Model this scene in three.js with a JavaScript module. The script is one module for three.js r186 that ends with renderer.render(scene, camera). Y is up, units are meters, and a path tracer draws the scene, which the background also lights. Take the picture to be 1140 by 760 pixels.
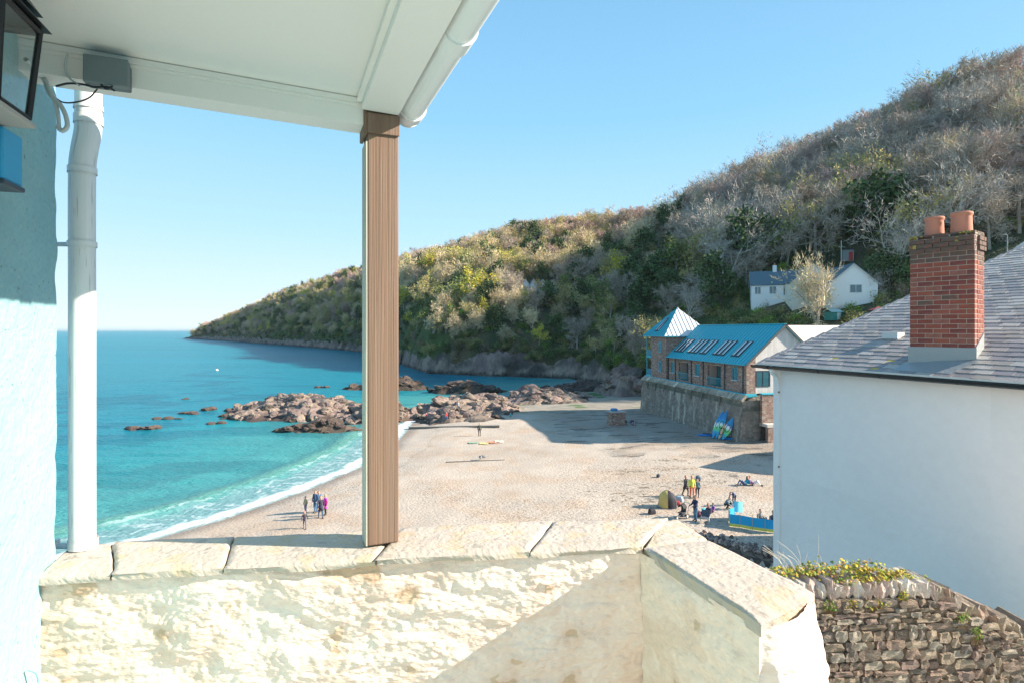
import * as THREE from 'three';
import { mergeGeometries, mergeVertices, toCreasedNormals } from 'three/addons/utils/BufferGeometryUtils.js';
import { RoundedBoxGeometry } from 'three/addons/geometries/RoundedBoxGeometry.js';

// ------------------------------------------------------------------ camera, sky, sun, exposure
const scene = new THREE.Scene();
const FOC = 640, EYE = 15, HZ = 367;             // focal length in photo pixels, eye height over the sea, horizon row
const camera = new THREE.PerspectiveCamera(2 * Math.atan(380 / FOC) * 180 / Math.PI, 1140 / 760, 0.05, 9000);
camera.position.set(0, EYE, 0);
camera.lookAt(0, EYE, -10);
camera.setViewOffset(1140, 760, 0, 380 - HZ, 1140, 760);
camera.updateProjectionMatrix();
scene.add(camera);

const SUN = new THREE.Vector3(1, 0.53, 0.085).normalize();
const sun = new THREE.DirectionalLight(new THREE.Color().setRGB(1.0, 0.89, 0.75), 5);
sun.position.copy(SUN).multiplyScalar(400).add(new THREE.Vector3(0, 0, -120));
sun.target.position.set(0, 0, -120);
sun.castShadow = true;
sun.shadow.mapSize.set(4096, 4096);
Object.assign(sun.shadow.camera, { left: -300, right: 300, top: 260, bottom: -260, near: 1, far: 1200 });
sun.shadow.radius = 1;
scene.add(sun, sun.target);

{ // clear spring sky: pale at the horizon, blue overhead, a little paler around the sun
  const W = 1024, H = 512, a = new Float32Array(W * H * 4), d = new THREE.Vector3();
  const stops = [[0, .70, .81, .86], [.05, .59, .75, .86], [.16, .41, .655, .84], [.34, .245, .52, .77], [.6, .165, .38, .63], [1, .12, .28, .52]];
  for (let j = 0; j < H; j++) for (let i = 0; i < W; i++) {
    const th = ((j + .5) / H - .5) * Math.PI, ph = ((i + .5) / W - .5) * 2 * Math.PI;
    d.set(Math.cos(th) * Math.cos(ph), Math.sin(th), Math.cos(th) * Math.sin(ph));
    let e = Math.max(0, Math.sin(th)), k = 0;
    while (k < stops.length - 2 && e > stops[k + 1][0]) k++;
    const A = stops[k], B = stops[k + 1], t = Math.min(1, (e - A[0]) / (B[0] - A[0]));
    const g = Math.max(0, d.dot(SUN)), glow = .10 * Math.pow(g, 4) + .28 * Math.pow(g, 24);
    const o = (j * W + i) * 4;
    for (let c = 0; c < 3; c++) {
      let v = .58 * (A[c + 1] + (B[c + 1] - A[c + 1]) * t) + .8 * glow * [1, .93, .8][c];
      if (th < 0) v = [.12, .2, .22][c] + (v - [.12, .2, .22][c]) * Math.exp(th * 40);
      a[o + c] = v;
    }
    a[o + 3] = 1;
  }
  const sky = new THREE.DataTexture(a, W, H, THREE.RGBAFormat, THREE.FloatType);
  sky.mapping = THREE.EquirectangularReflectionMapping;
  sky.magFilter = sky.minFilter = THREE.LinearFilter; sky.needsUpdate = true;
  scene.background = sky; scene.environment = sky;
  scene.backgroundIntensity = 1; scene.environmentIntensity = 1;
}
scene.fog = new THREE.FogExp2(new THREE.Color(.70, .84, .92), 0.00004);

const renderer = new THREE.WebGLRenderer({ antialias: true });
renderer.setSize(1024, 682);
renderer.toneMapping = THREE.LinearToneMapping;
renderer.toneMappingExposure = 2.35;
renderer.shadowMap.enabled = true;
renderer.shadowMap.type = THREE.PCFSoftShadowMap;

// ------------------------------------------------------------------ helpers
const V = (x, y, z) => new THREE.Vector3(x, y, z);
function rng(seed) { let s = seed >>> 0; return () => { s = (s + 0x6D2B79F5) | 0; let t = Math.imul(s ^ (s >>> 15), 1 | s); t = (t + Math.imul(t ^ (t >>> 7), 61 | t)) ^ t; return ((t ^ (t >>> 14)) >>> 0) / 4294967296; }; }
const lerp = (a, b, t) => a + (b - a) * t, clamp = (x, a = 0, b = 1) => Math.min(b, Math.max(a, x));
const sst = (a, b, x) => { const t = clamp((x - a) / (b - a)); return t * t * (3 - 2 * t); };
function h3(x, y, z) { let n = Math.imul(x, 374761393) ^ Math.imul(y, 668265263) ^ Math.imul(z, 1274126177); n = Math.imul(n ^ (n >>> 13), 1274126177); return ((n ^ (n >>> 16)) >>> 0) / 4294967295; }
function vn(x, y, z = 0, per = 0) { // value noise 0..1, tiling with period per in x and y when given
  const X = Math.floor(x), Y = Math.floor(y), Z = Math.floor(z); let fx = x - X, fy = y - Y, fz = z - Z;
  fx = fx * fx * (3 - 2 * fx); fy = fy * fy * (3 - 2 * fy); fz = fz * fz * (3 - 2 * fz);
  const w = per ? v => ((v % per) + per) % per : v => v;
  const x0 = w(X), x1 = w(X + 1), y0 = w(Y), y1 = w(Y + 1);
  const a = lerp(lerp(h3(x0, y0, Z), h3(x1, y0, Z), fx), lerp(h3(x0, y1, Z), h3(x1, y1, Z), fx), fy);
  if (fz === 0) return a;
  const b = lerp(lerp(h3(x0, y0, Z + 1), h3(x1, y0, Z + 1), fx), lerp(h3(x0, y1, Z + 1), h3(x1, y1, Z + 1), fx), fy);
  return lerp(a, b, fz);
}
function fbm(x, y, z = 0, oct = 4, per = 0) { let s = 0, a = .5, n = 0; for (let i = 0; i < oct; i++) { s += a * vn(x, y, z, per); n += a; a *= .5; x *= 2; y *= 2; z *= 2; per *= 2; } return s / n; }
function ridge(x, y, z = 0, oct = 4) { let s = 0, a = .5, n = 0; for (let i = 0; i < oct; i++) { s += a * (1 - Math.abs(2 * vn(x, y, z) - 1)); n += a; a *= .5; x *= 2.03; y *= 2.03; z *= 2.03; } return s / n; }

function tex(W, H, fn, srgb = true) { // fn(u, v, out) fills out with linear (r,g,b) 0..1; v runs up
  const a = new Uint8Array(W * H * 4), o = [0, 0, 0];
  const enc = srgb ? c => 255 * (c <= .0031308 ? 12.92 * c : 1.055 * Math.pow(c, 1 / 2.4) - .055) : c => 255 * c;
  for (let j = 0; j < H; j++) for (let i = 0; i < W; i++) {
    fn((i + .5) / W, (j + .5) / H, o); const k = (j * W + i) * 4;
    a[k] = enc(clamp(o[0])); a[k + 1] = enc(clamp(o[1])); a[k + 2] = enc(clamp(o[2])); a[k + 3] = 255;
  }
  const t = new THREE.DataTexture(a, W, H); t.wrapS = t.wrapT = THREE.RepeatWrapping; t.magFilter = THREE.LinearFilter; t.minFilter = THREE.LinearMipmapLinearFilter;
  t.generateMipmaps = true; if (srgb) t.colorSpace = THREE.SRGBColorSpace; t.needsUpdate = true; return t;
}
const gray = (W, H, fn) => tex(W, H, (u, v, o) => { o[0] = o[1] = o[2] = fn(u, v); }, false);
const rep = (t, x, y = x) => { const c = t.clone(); c.repeat.set(x, y); c.needsUpdate = true; return c; };
const rgb = (r, g, b) => new THREE.Color().setRGB(r, g, b);
const mat = (c, rough = .8, more = {}) => new THREE.MeshStandardMaterial({ color: rgb(...c), roughness: rough, side: THREE.DoubleSide, ...more });

const used = {};
function numbered(n) { const k = used[n] = (used[n] ?? -1) + 1; return k ? `${n}_${String(k).padStart(3, '0')}` : n; }
function shadow(o) { o.traverse(m => { if (m.isMesh) { m.castShadow = true; m.receiveShadow = true; } }); return o; }
function mesh(name, geo, m, parent) { const o = new THREE.Mesh(Array.isArray(geo) ? merge(geo) : geo, m); o.name = parent === undefined ? numbered(name) : name; o.castShadow = o.receiveShadow = true; (parent === undefined ? scene : parent).add(o); return o; }
function group(name, pos = [0, 0, 0], turn = 0) { const g = new THREE.Group(); g.name = numbered(name); g.position.set(...pos); g.rotation.y = turn; scene.add(g); return g; }
function sub(name, parent) { const g = new THREE.Group(); g.name = name; parent.add(g); return g; }
function tag(o, label, category, grp) { o.userData.label = label; o.userData.category = category; if (grp) o.userData.group = grp; return o; }
function setting(o, label, category = 'ground') { o.userData.kind = 'structure'; o.userData.label = label; o.userData.category = category; return o; }
function stuff(o, label, category) { o.userData.kind = 'stuff'; if (label) { o.userData.label = label; o.userData.category = category; } return o; }
function merge(list) {
  const l = list.map(g => { let q = g.index ? g.toNonIndexed() : g; for (const k of Object.keys(q.attributes)) if (!['position', 'normal', 'uv', 'color'].includes(k)) q.deleteAttribute(k); if (!q.attributes.normal) q.computeVertexNormals(); if (!q.attributes.uv) q.setAttribute('uv', new THREE.BufferAttribute(new Float32Array(q.attributes.position.count * 2), 2)); return q; });
  return l.length === 1 ? l[0] : mergeGeometries(l, false);
}
function boxUV(g, s = 1) { // uv in metres by the way each face points
  if (g.index) g = g.toNonIndexed(); g.computeVertexNormals();
  const p = g.attributes.position, n = g.attributes.normal, uv = new Float32Array(p.count * 2);
  for (let i = 0; i < p.count; i++) {
    const ax = Math.abs(n.getX(i)), ay = Math.abs(n.getY(i)), az = Math.abs(n.getZ(i));
    const [u, v] = ay > ax && ay > az ? [p.getX(i), p.getZ(i)] : ax > az ? [p.getZ(i), p.getY(i)] : [p.getX(i), p.getY(i)];
    uv[2 * i] = u * s; uv[2 * i + 1] = v * s;
  }
  g.setAttribute('uv', new THREE.BufferAttribute(uv, 2)); return g;
}
const box = (w, h, d, x = 0, y = 0, z = 0) => boxUV(new THREE.BoxGeometry(w, h, d).translate(x, y, z));       // centred
const rbox = (w, h, d, x = 0, y = 0, z = 0, r = .01, s = 1) => { const g = new RoundedBoxGeometry(w, h, d, s, Math.min(r, w / 2.01, h / 2.01, d / 2.01)); const nm = g.attributes.normal.clone(); const q = boxUV(g.translate(x, y, z)); return q; };
function tube(pts, r, seg = 8, rs = 8, closed = false) { return new THREE.TubeGeometry(new THREE.CatmullRomCurve3(pts, closed, 'centripetal'), Math.max(1, seg), r, rs, closed); }
function rod(a, b, r0, r1 = r0, n = 8) { const d = b.clone().sub(a), L = d.length(); const g = new THREE.CylinderGeometry(r1, r0, L, n, 1); g.translate(0, L / 2, 0); g.applyQuaternion(new THREE.Quaternion().setFromUnitVectors(V(0, 1, 0), d.normalize())); return g.translate(a.x, a.y, a.z); }
function quadGeo(a, b, c, d) { const g = new THREE.BufferGeometry(); g.setAttribute('position', new THREE.Float32BufferAttribute([...a.toArray(), ...b.toArray(), ...c.toArray(), ...a.toArray(), ...c.toArray(), ...d.toArray()], 3)); const L = a.distanceTo(b), M = a.distanceTo(d); g.setAttribute('uv', new THREE.Float32BufferAttribute([0, 0, L, 0, L, M, 0, 0, L, M, 0, M], 2)); g.computeVertexNormals(); return g; }
function slab(pts, n, th) { // flat polygon (3D points) given thickness th against normal n
  const shp = pts, k = shp.length, pos = []; const off = n.clone().multiplyScalar(-th); const q = shp.map(p => p.clone().add(off));
  const tri = (a, b, c) => pos.push(...a.toArray(), ...b.toArray(), ...c.toArray());
  for (let i = 1; i < k - 1; i++) { tri(shp[0], shp[i], shp[i + 1]); tri(q[0], q[i + 1], q[i]); }
  for (let i = 0; i < k; i++) { const j = (i + 1) % k; tri(shp[i], q[i], q[j]); tri(shp[i], q[j], shp[j]); }
  const g = new THREE.BufferGeometry(); g.setAttribute('position', new THREE.Float32BufferAttribute(pos, 3)); g.computeVertexNormals(); return boxUV(g);
}
function grid(nu, nv, fn, uvs = 1) { // indexed sheet: fn(i/nu, j/nv) -> [x, y, z, u, v]
  const p = new Float32Array((nu + 1) * (nv + 1) * 3), t = new Float32Array((nu + 1) * (nv + 1) * 2), idx = [];
  for (let j = 0; j <= nv; j++) for (let i = 0; i <= nu; i++) { const q = fn(i / nu, j / nv), k = j * (nu + 1) + i; p.set(q.slice(0, 3), 3 * k); t[2 * k] = q[3] ?? i / nu; t[2 * k + 1] = q[4] ?? j / nv; }
  for (let j = 0; j < nv; j++) for (let i = 0; i < nu; i++) { const a = j * (nu + 1) + i, b = a + 1, c = a + nu + 1, d = c + 1; idx.push(a, b, d, a, d, c); }
  const g = new THREE.BufferGeometry(); g.setAttribute('position', new THREE.BufferAttribute(p, 3)); g.setAttribute('uv', new THREE.BufferAttribute(t, 2)); g.setIndex(idx.length > 0 ? idx : []); g.computeVertexNormals(); return g;
}
function tint(g, fn) { const p = g.attributes.position, n = g.attributes.normal, c = new Float32Array(p.count * 3), o = [1, 1, 1]; for (let i = 0; i < p.count; i++) { fn(p.getX(i), p.getY(i), p.getZ(i), o, i, n); c.set(o, 3 * i); } g.setAttribute('color', new THREE.BufferAttribute(c, 3)); return g; }
const paint = (g, c) => tint(g, (x, y, z, o) => { o[0] = c[0]; o[1] = c[1]; o[2] = c[2]; });
// a point on the sight line through a place in the photograph, at a depth in metres
const at = (px, py, depth) => V((px - 570) / FOC * depth, EYE + (HZ - py) / FOC * depth, -depth);
function interp(tab, x) { let k = 0; while (k < tab.length - 2 && x > tab[k + 1][0]) k++; const A = tab[k], B = tab[k + 1], t = clamp((x - A[0]) / (B[0] - A[0])); return A.map((a, i) => lerp(a, B[i], t)); }

// shared relief and mottle textures (tiles)
const T_fine = gray(256, 256, (u, v) => fbm(u * 32, v * 32, 0, 4, 32));
const T_mid = gray(256, 256, (u, v) => fbm(u * 8, v * 8, 3.5, 5, 8));
// ------------------------------------------------------------------ land: hill, cliff, beach, sea
// columns of the hillside as seen across the bay: [px, foot depth, foot height, ridge depth, ridge row, cliff height, profile]
const HILL = [
  [203, 985, -1, 1000, 378, .2, 1], [212, 955, 0, 990, 375, 2.5, 1], [224, 900, 0, 960, 366, 5, .9], [232, 860, 0, 940, 358, 6, .8], [248, 790, 0, 880, 353, 6, .8], [270, 690, 0, 820, 342, 6, .75], [300, 590, 0, 760, 329, 6, .7], [350, 480, 0, 680, 312, 6, .7], [405, 392, 0, 600, 301, 6, .7],
  [432, 300, 0, 560, 294, 6, .7], [455, 208, 0, 530, 288, 7, .66], [500, 195, 0, 480, 276, 7.5, .62], [560, 187, 0, 430, 257, 7.5, .64], [610, 182, 0, 404, 247, 7, .72], [650, 174, .4, 385, 243, 6, .95], [685, 150, 1.2, 366, 240, 5.5, 1.1], [705, 128, 1.8, 352, 237, 4.5, 1.08], [722, 113, 2.2, 340, 233, 4, .95],
  [770, 108, 3, 310, 221, 3, .84], [830, 102, 4, 282, 201, 2, .78], [900, 97, 5, 256, 173, 2, .78], [960, 92, 6, 236, 149, 2, .84], [1020, 86, 7, 218, 121, 2, .97], [1060, 82, 7.5, 206, 102, 2, 1], [1140, 78, 8, 196, 78, 2, 1], [1300, 74, 8, 190, 60, 2, 1.05], [1600, 72, 7, 196, 90, 2, 1.1], [2200, 70, 6, 210, 160, 2, 1.1], [2900, 70, 5, 230, 230, 2, 1.1]];
const TREE = 8.5;
function hillCol(px) { const w = px < 230 ? 3 : 22, c = [-1, -.5, 0, .5, 1].map(k => interp(HILL, px + k * w)).reduce((a, b) => a.map((v, i) => v + b[i])).map(v => v / 5); const yr = EYE + (HZ - c[4]) / FOC * c[3] - TREE * sst(203, 260, px); return { zf: c[1], yf: c[2], zr: c[3], yr, ch: c[5], e: c[6] }; }
function hillY(px, z) {
  const c = hillCol(px), s = z - c.zf;
  if (s < 0) return c.yf - 2 + s * .35;
  const top = c.yf + c.ch, t = (s - 3) / (c.zr - c.zf - 3);
  if (s < 3) return lerp(c.yf - 1.5, top, s / 3);
  const x = (px - 570) / FOC * z, n = (fbm(x / 60 + 9, z / 60, 0, 3) - .5) * 15 * sst(0, .2, t) * sst(1.25, .8, t) * sst(190, 420, px);
  if (t <= 1) return top + (Math.max(c.yr, top) - top) * Math.pow(t, c.e) + n;
  return Math.max(c.yr, top) + n - (t - 1) * (t - 1) * 30;
}
const hillAt = (x, z) => hillY(570 + FOC * x / z, z);
function hillHit(px, py) { const k = (HZ - py) / FOC, c = hillCol(px); for (let z = c.zf; z < c.zr * 1.1; z += .5) if (hillY(px, z) > EYE + k * z) return at(px, py, z); return null; }

const M_hill = new THREE.MeshStandardMaterial({ vertexColors: true, roughness: 1, side: THREE.DoubleSide, bumpMap: rep(T_mid, .25), bumpScale: .5 });
{
  const pxs = []; for (let p = 203; p < 1250; p += 4) pxs.push(p); for (let p = 1250; p <= 2900; p += 40) pxs.push(p);
  const rows = 110;
  const g = grid(pxs.length - 1, rows, (u, v) => {
    const px = pxs[Math.round(u * (pxs.length - 1))], c = hillCol(px);
    const z = v < .1 ? c.zf - 6 + v * 90 : lerp(c.zf + 3, c.zf + (c.zr - c.zf) * 1.7, (v - .1) / .9), x = (px - 570) / FOC * z;
    return [x, hillY(px, z) - (z < c.zf + 3.5 ? 1.2 : 0), -z, x, z];
  });
  tint(g, (x, y, z, o) => {
    const n = fbm(x / 9, z / 9, 1, 4), m = fbm(x / 40, z / 40, 5, 2), k = sst(.35, .65, n);
    o[0] = lerp(.045, .115, k); o[1] = lerp(.06, .095, k); o[2] = lerp(.025, .05, k);
    if (m > .52) { const q = sst(.52, .6, m); o[0] = lerp(o[0], .06, q); o[1] = lerp(o[1], .09, q); o[2] = lerp(o[2], .025, q); }
  });
  setting(mesh('hillside', g, M_hill), 'wooded hillside running out to a headland across the bay', 'hillside');
}
const rockCol = (x, y, z, o, s = 1) => {
  const n = fbm(x / 2.2 * s, y / 1.2 * s, z / 2.2 * s, 4), m = vn(x / 6 * s, y / 6 * s, z / 6 * s), f = vn(x * 3 * s, y * 3 * s, z * 3 * s);
  const k = sst(.3, .7, n); o[0] = lerp(.075, .30, k); o[1] = lerp(.062, .228, k); o[2] = lerp(.052, .178, k);
  const p = sst(.5, .75, m); o[0] = lerp(o[0], .24, p * .5); o[1] = lerp(o[1], .165, p * .5); o[2] = lerp(o[2], .15, p * .5);
  const w = .75 + .5 * f; o[0] *= w; o[1] *= w; o[2] *= w;
};
const M_rock = new THREE.MeshStandardMaterial({ vertexColors: true, roughness: .9, side: THREE.DoubleSide, flatShading: true });
{ // rocky foot of the hill
  const pxs = []; for (let p = 204; p < 860; p += p < 440 ? 1.2 : .9) pxs.push(p);
  const g = grid(pxs.length - 1, 22, (u, v) => {
    const px = pxs[Math.round(u * (pxs.length - 1))], c = hillCol(px), far = sst(500, 200, px);
    let s = -7 + v * 14; const z0 = c.zf + s, x0 = (px - 570) / FOC * z0;
    const r = ridge(x0 / 7, z0 / 7, 2, 4) - .5, b = ridge(x0 / 16, z0 / 16, 7, 2) - .5;
    const z = c.zf + s + (b * 9 + r * 3) * (1 - .3 * far);
    let y = s < -3.5 ? lerp(c.yf - 1.5, c.yf + 1.2, (s + 7) / 3.5) : s < 1.5 ? lerp(c.yf + 1.2, c.yf + c.ch * .9, (s + 3.5) / 5) : lerp(c.yf + c.ch * .9, c.yf + c.ch * .8, (s - 1.5) / 5.5);
    y += r * 4 * sst(0, .2, v) * sst(1.1, .7, v) + (fbm(x0 * .7, z0 * .7, 4, 3) - .5) * 2.2 * sst(0, .2, v);
    return [(px - 570) / FOC * z, y, -z];
  });
  const q = g.toNonIndexed(); q.computeVertexNormals();
  tint(q, (x, y, z, o) => { rockCol(x, y, z, o, .6); for (let i = 0; i < 3; i++) o[i] *= .95; if (y < .7 + vn(x, z) * .5) { o[0] *= .3; o[1] *= .3; o[2] *= .3; } });
  setting(mesh('cliff', q, M_rock), 'low grey rocky cliff at the foot of the wooded hillside', 'cliff');
}

// waterline of the cove, [x, depth] from near the houses round to the cliff foot
const SHORE = [[-70, 12], [-40, 27], [-26.6, 41], [-23.6, 45.7], [-20.1, 53.6], [-17.4, 62.7], [-16.2, 72], [-16.4, 81], [-17, 92], [-13, 104], [-3, 120], [6, 137], [14, 152], [21, 166], [27, 182], [40, 200]];
function shoreD(x, z) { // metres inland (+) or out to sea (-)
  let best = 1e9, sgn = 1;
  for (let i = 0; i < SHORE.length - 1; i++) {
    const [ax, az] = SHORE[i], [bx, bz] = SHORE[i + 1], dx = bx - ax, dz = bz - az, t = clamp(((x - ax) * dx + (z - az) * dz) / (dx * dx + dz * dz));
    const ex = x - ax - t * dx, ez = z - az - t * dz, d = ex * ex + ez * ez;
    if (d < best) { best = d; sgn = (dx * ez - dz * ex) < 0 ? 1 : -1; }
  }
  return Math.sqrt(best) * sgn;
}
const PITA = [11.6, 36.9], PITB = [15.4, 33];       // line of the low retaining wall by the slipway
function pit(x, z) { const dx = PITB[0] - PITA[0], dz = PITB[1] - PITA[1], L = Math.hypot(dx, dz); const s = ((x - PITA[0]) * -dz + (z - PITA[1]) * dx) / L; const a = ((x - PITA[0]) * dx + (z - PITA[1]) * dz) / L; return sst(.15, -.5, s) * sst(-1.6, .2, a) * sst(-7, -4, s) * sst(12, 9, a); }
function beachY(x, z) {
  const d = shoreD(x, z);
  if (d < 0) return Math.max(-4, d * .09);
  let y = .1 * Math.min(d, 9) + .03 * Math.max(0, d - 9);
  y += (fbm(x / 5, z / 5, 0, 3) - .5) * .22 * sst(1, 6, d) + (fbm(x / 1.1, z / 1.1, 8, 2) - .5) * .05 * sst(1, 4, d);
  if (z < 40) y -= 2.3 * pit(x, z);
  return y;
}
function beachHit(px, py) { const k = (HZ - py) / FOC; for (let z = 25; z < 220; z += .1) { const x = (px - 570) / FOC * z; if (Math.max(beachY(x, z), -.02) > EYE + k * z) return V(x, Math.max(beachY(x, z), 0), -z); } return null; }
const BX0 = -46, BX1 = 66, BZ0 = 14, BZ1 = 190;
{
  // shingle and sand: pebble speckle, weed strands along the drift lines, a wet strip along the water
  const drift = [[745, 512], [760, 522], [800, 527], [735, 560], [780, 535], [720, 540], [700, 525], [750, 540], [715, 555], [690, 550]].map(p => beachHit(...p));
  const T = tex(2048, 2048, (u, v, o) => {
    const x = lerp(BX0, BX1, u), z = lerp(BZ0, BZ1, v), d = shoreD(x, z);
    const big = fbm(x / 7, z / 7, 2, 3), mid = fbm(x / 1.3, z / 1.3, 6, 3), fine = h3(Math.floor(u * 2048), Math.floor(v * 2048), 7);
    const shingle = sst(.40, .62, fbm(x / 11 + 3, z / 11, 9, 2) + (x > 4 && z < 62 ? .14 : -.05));
    let k = lerp(.86, 1.08, big) * lerp(.93, 1.06, mid);
    k *= lerp(lerp(.93, 1.05, fine), fine < .13 ? .42 : fine > .92 ? 1.28 : lerp(.85, 1.06, fine), clamp(.25 + shingle));
    let r = .49 * k, g = .408 * k, b = .328 * k;
    const red = sst(.45, .7, fbm(x / 2.5, z / 2.5, 11, 3)); r *= lerp(1, .97, red); g *= lerp(1, .90, red); b *= lerp(1, .84, red);
    let w = 0; for (const q of drift) { const e = Math.hypot((x - q.x) / 2.6, (z + q.z) / 1.1); if (e < 1.6) w = Math.max(w, sst(1.6, .2, e)); }
    if (w > 0 && vn(x * 2.2 + 40, z * 5, 3) * vn(x * 7, z * 7, 5) > .62 - .30 * w) { r *= .45; g *= .42; b *= .36; }
    const line = Math.abs(d - 5.2 - 1.2 * fbm(x / 3, z / 3, 1, 2)); if (line < .25 && fine < .25) { r *= .6; g *= .6; b *= .55; }
    const wet = sst(2.6 + mid * 1.6, .9 + mid, d); r *= lerp(1, .60, wet); g *= lerp(1, .60, wet); b *= lerp(1, .62, wet);
    { const shadeMix = sst(-.12, .12, fbm(x / 4, z / 4, 50, 4) - .5 + .03 * (z - 66) + .02 * (x - 14)) * sst(2, 10, x); r *= lerp(1, .68, shadeMix); g *= lerp(1, .70, shadeMix); b *= lerp(1, .72, shadeMix); if (shadeMix > .5 && fbm(x / 2.2, z / .6, 60, 3) > .66) { r *= .5; g *= .5; b *= .5; } } // building shade deepened in the sand colour, plus weed streaks below the sea wall
    // stony weed-covered floor beyond the groyne
    const far = sst(92, 104, z + 6 * (big - .5)) * sst(34, 20, x);
    if (far > 0) { const s = fbm(x / 1.6, z / 1.6, 20, 4), gr = sst(.5, .62, fbm(x / 6, z / 4, 30, 3)); const q = [lerp(.2, .36, s), lerp(.18, .32, s), lerp(.14, .26, s)], e = [.07, .13, .035]; r = lerp(r, lerp(q[0], e[0], gr), far); g = lerp(g, lerp(q[1], e[1], gr), far); b = lerp(b, lerp(q[2], e[2], gr), far); }
    o[0] = r; o[1] = g; o[2] = b;
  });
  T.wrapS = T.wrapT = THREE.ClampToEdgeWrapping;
  const bump = rep(gray(512, 512, (u, v) => { let d = 9; const X = u * 22, Y = v * 22, i = Math.floor(X), j = Math.floor(Y); for (let a = -1; a <= 1; a++) for (let b = -1; b <= 1; b++) { const p = (i + a + 22) % 22, q = (j + b + 22) % 22; d = Math.min(d, Math.hypot((X - i - a - h3(p, q, 1)) * (.7 + h3(p, q, 3)), Y - j - b - h3(p, q, 2))); } return clamp(.35 + .45 * sst(.1, .45, d) + .3 * (fbm(u * 64, v * 64, 3, 3, 64) - .5)); }), 14, 22);
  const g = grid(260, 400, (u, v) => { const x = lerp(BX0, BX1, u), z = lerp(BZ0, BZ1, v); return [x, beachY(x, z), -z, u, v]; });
  setting(mesh('beach', g, new THREE.MeshStandardMaterial({ map: T, roughness: .95, bumpMap: bump, bumpScale: .032, side: THREE.DoubleSide })), 'pale shingle and sand beach sloping down into the cove', 'beach');
}
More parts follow.
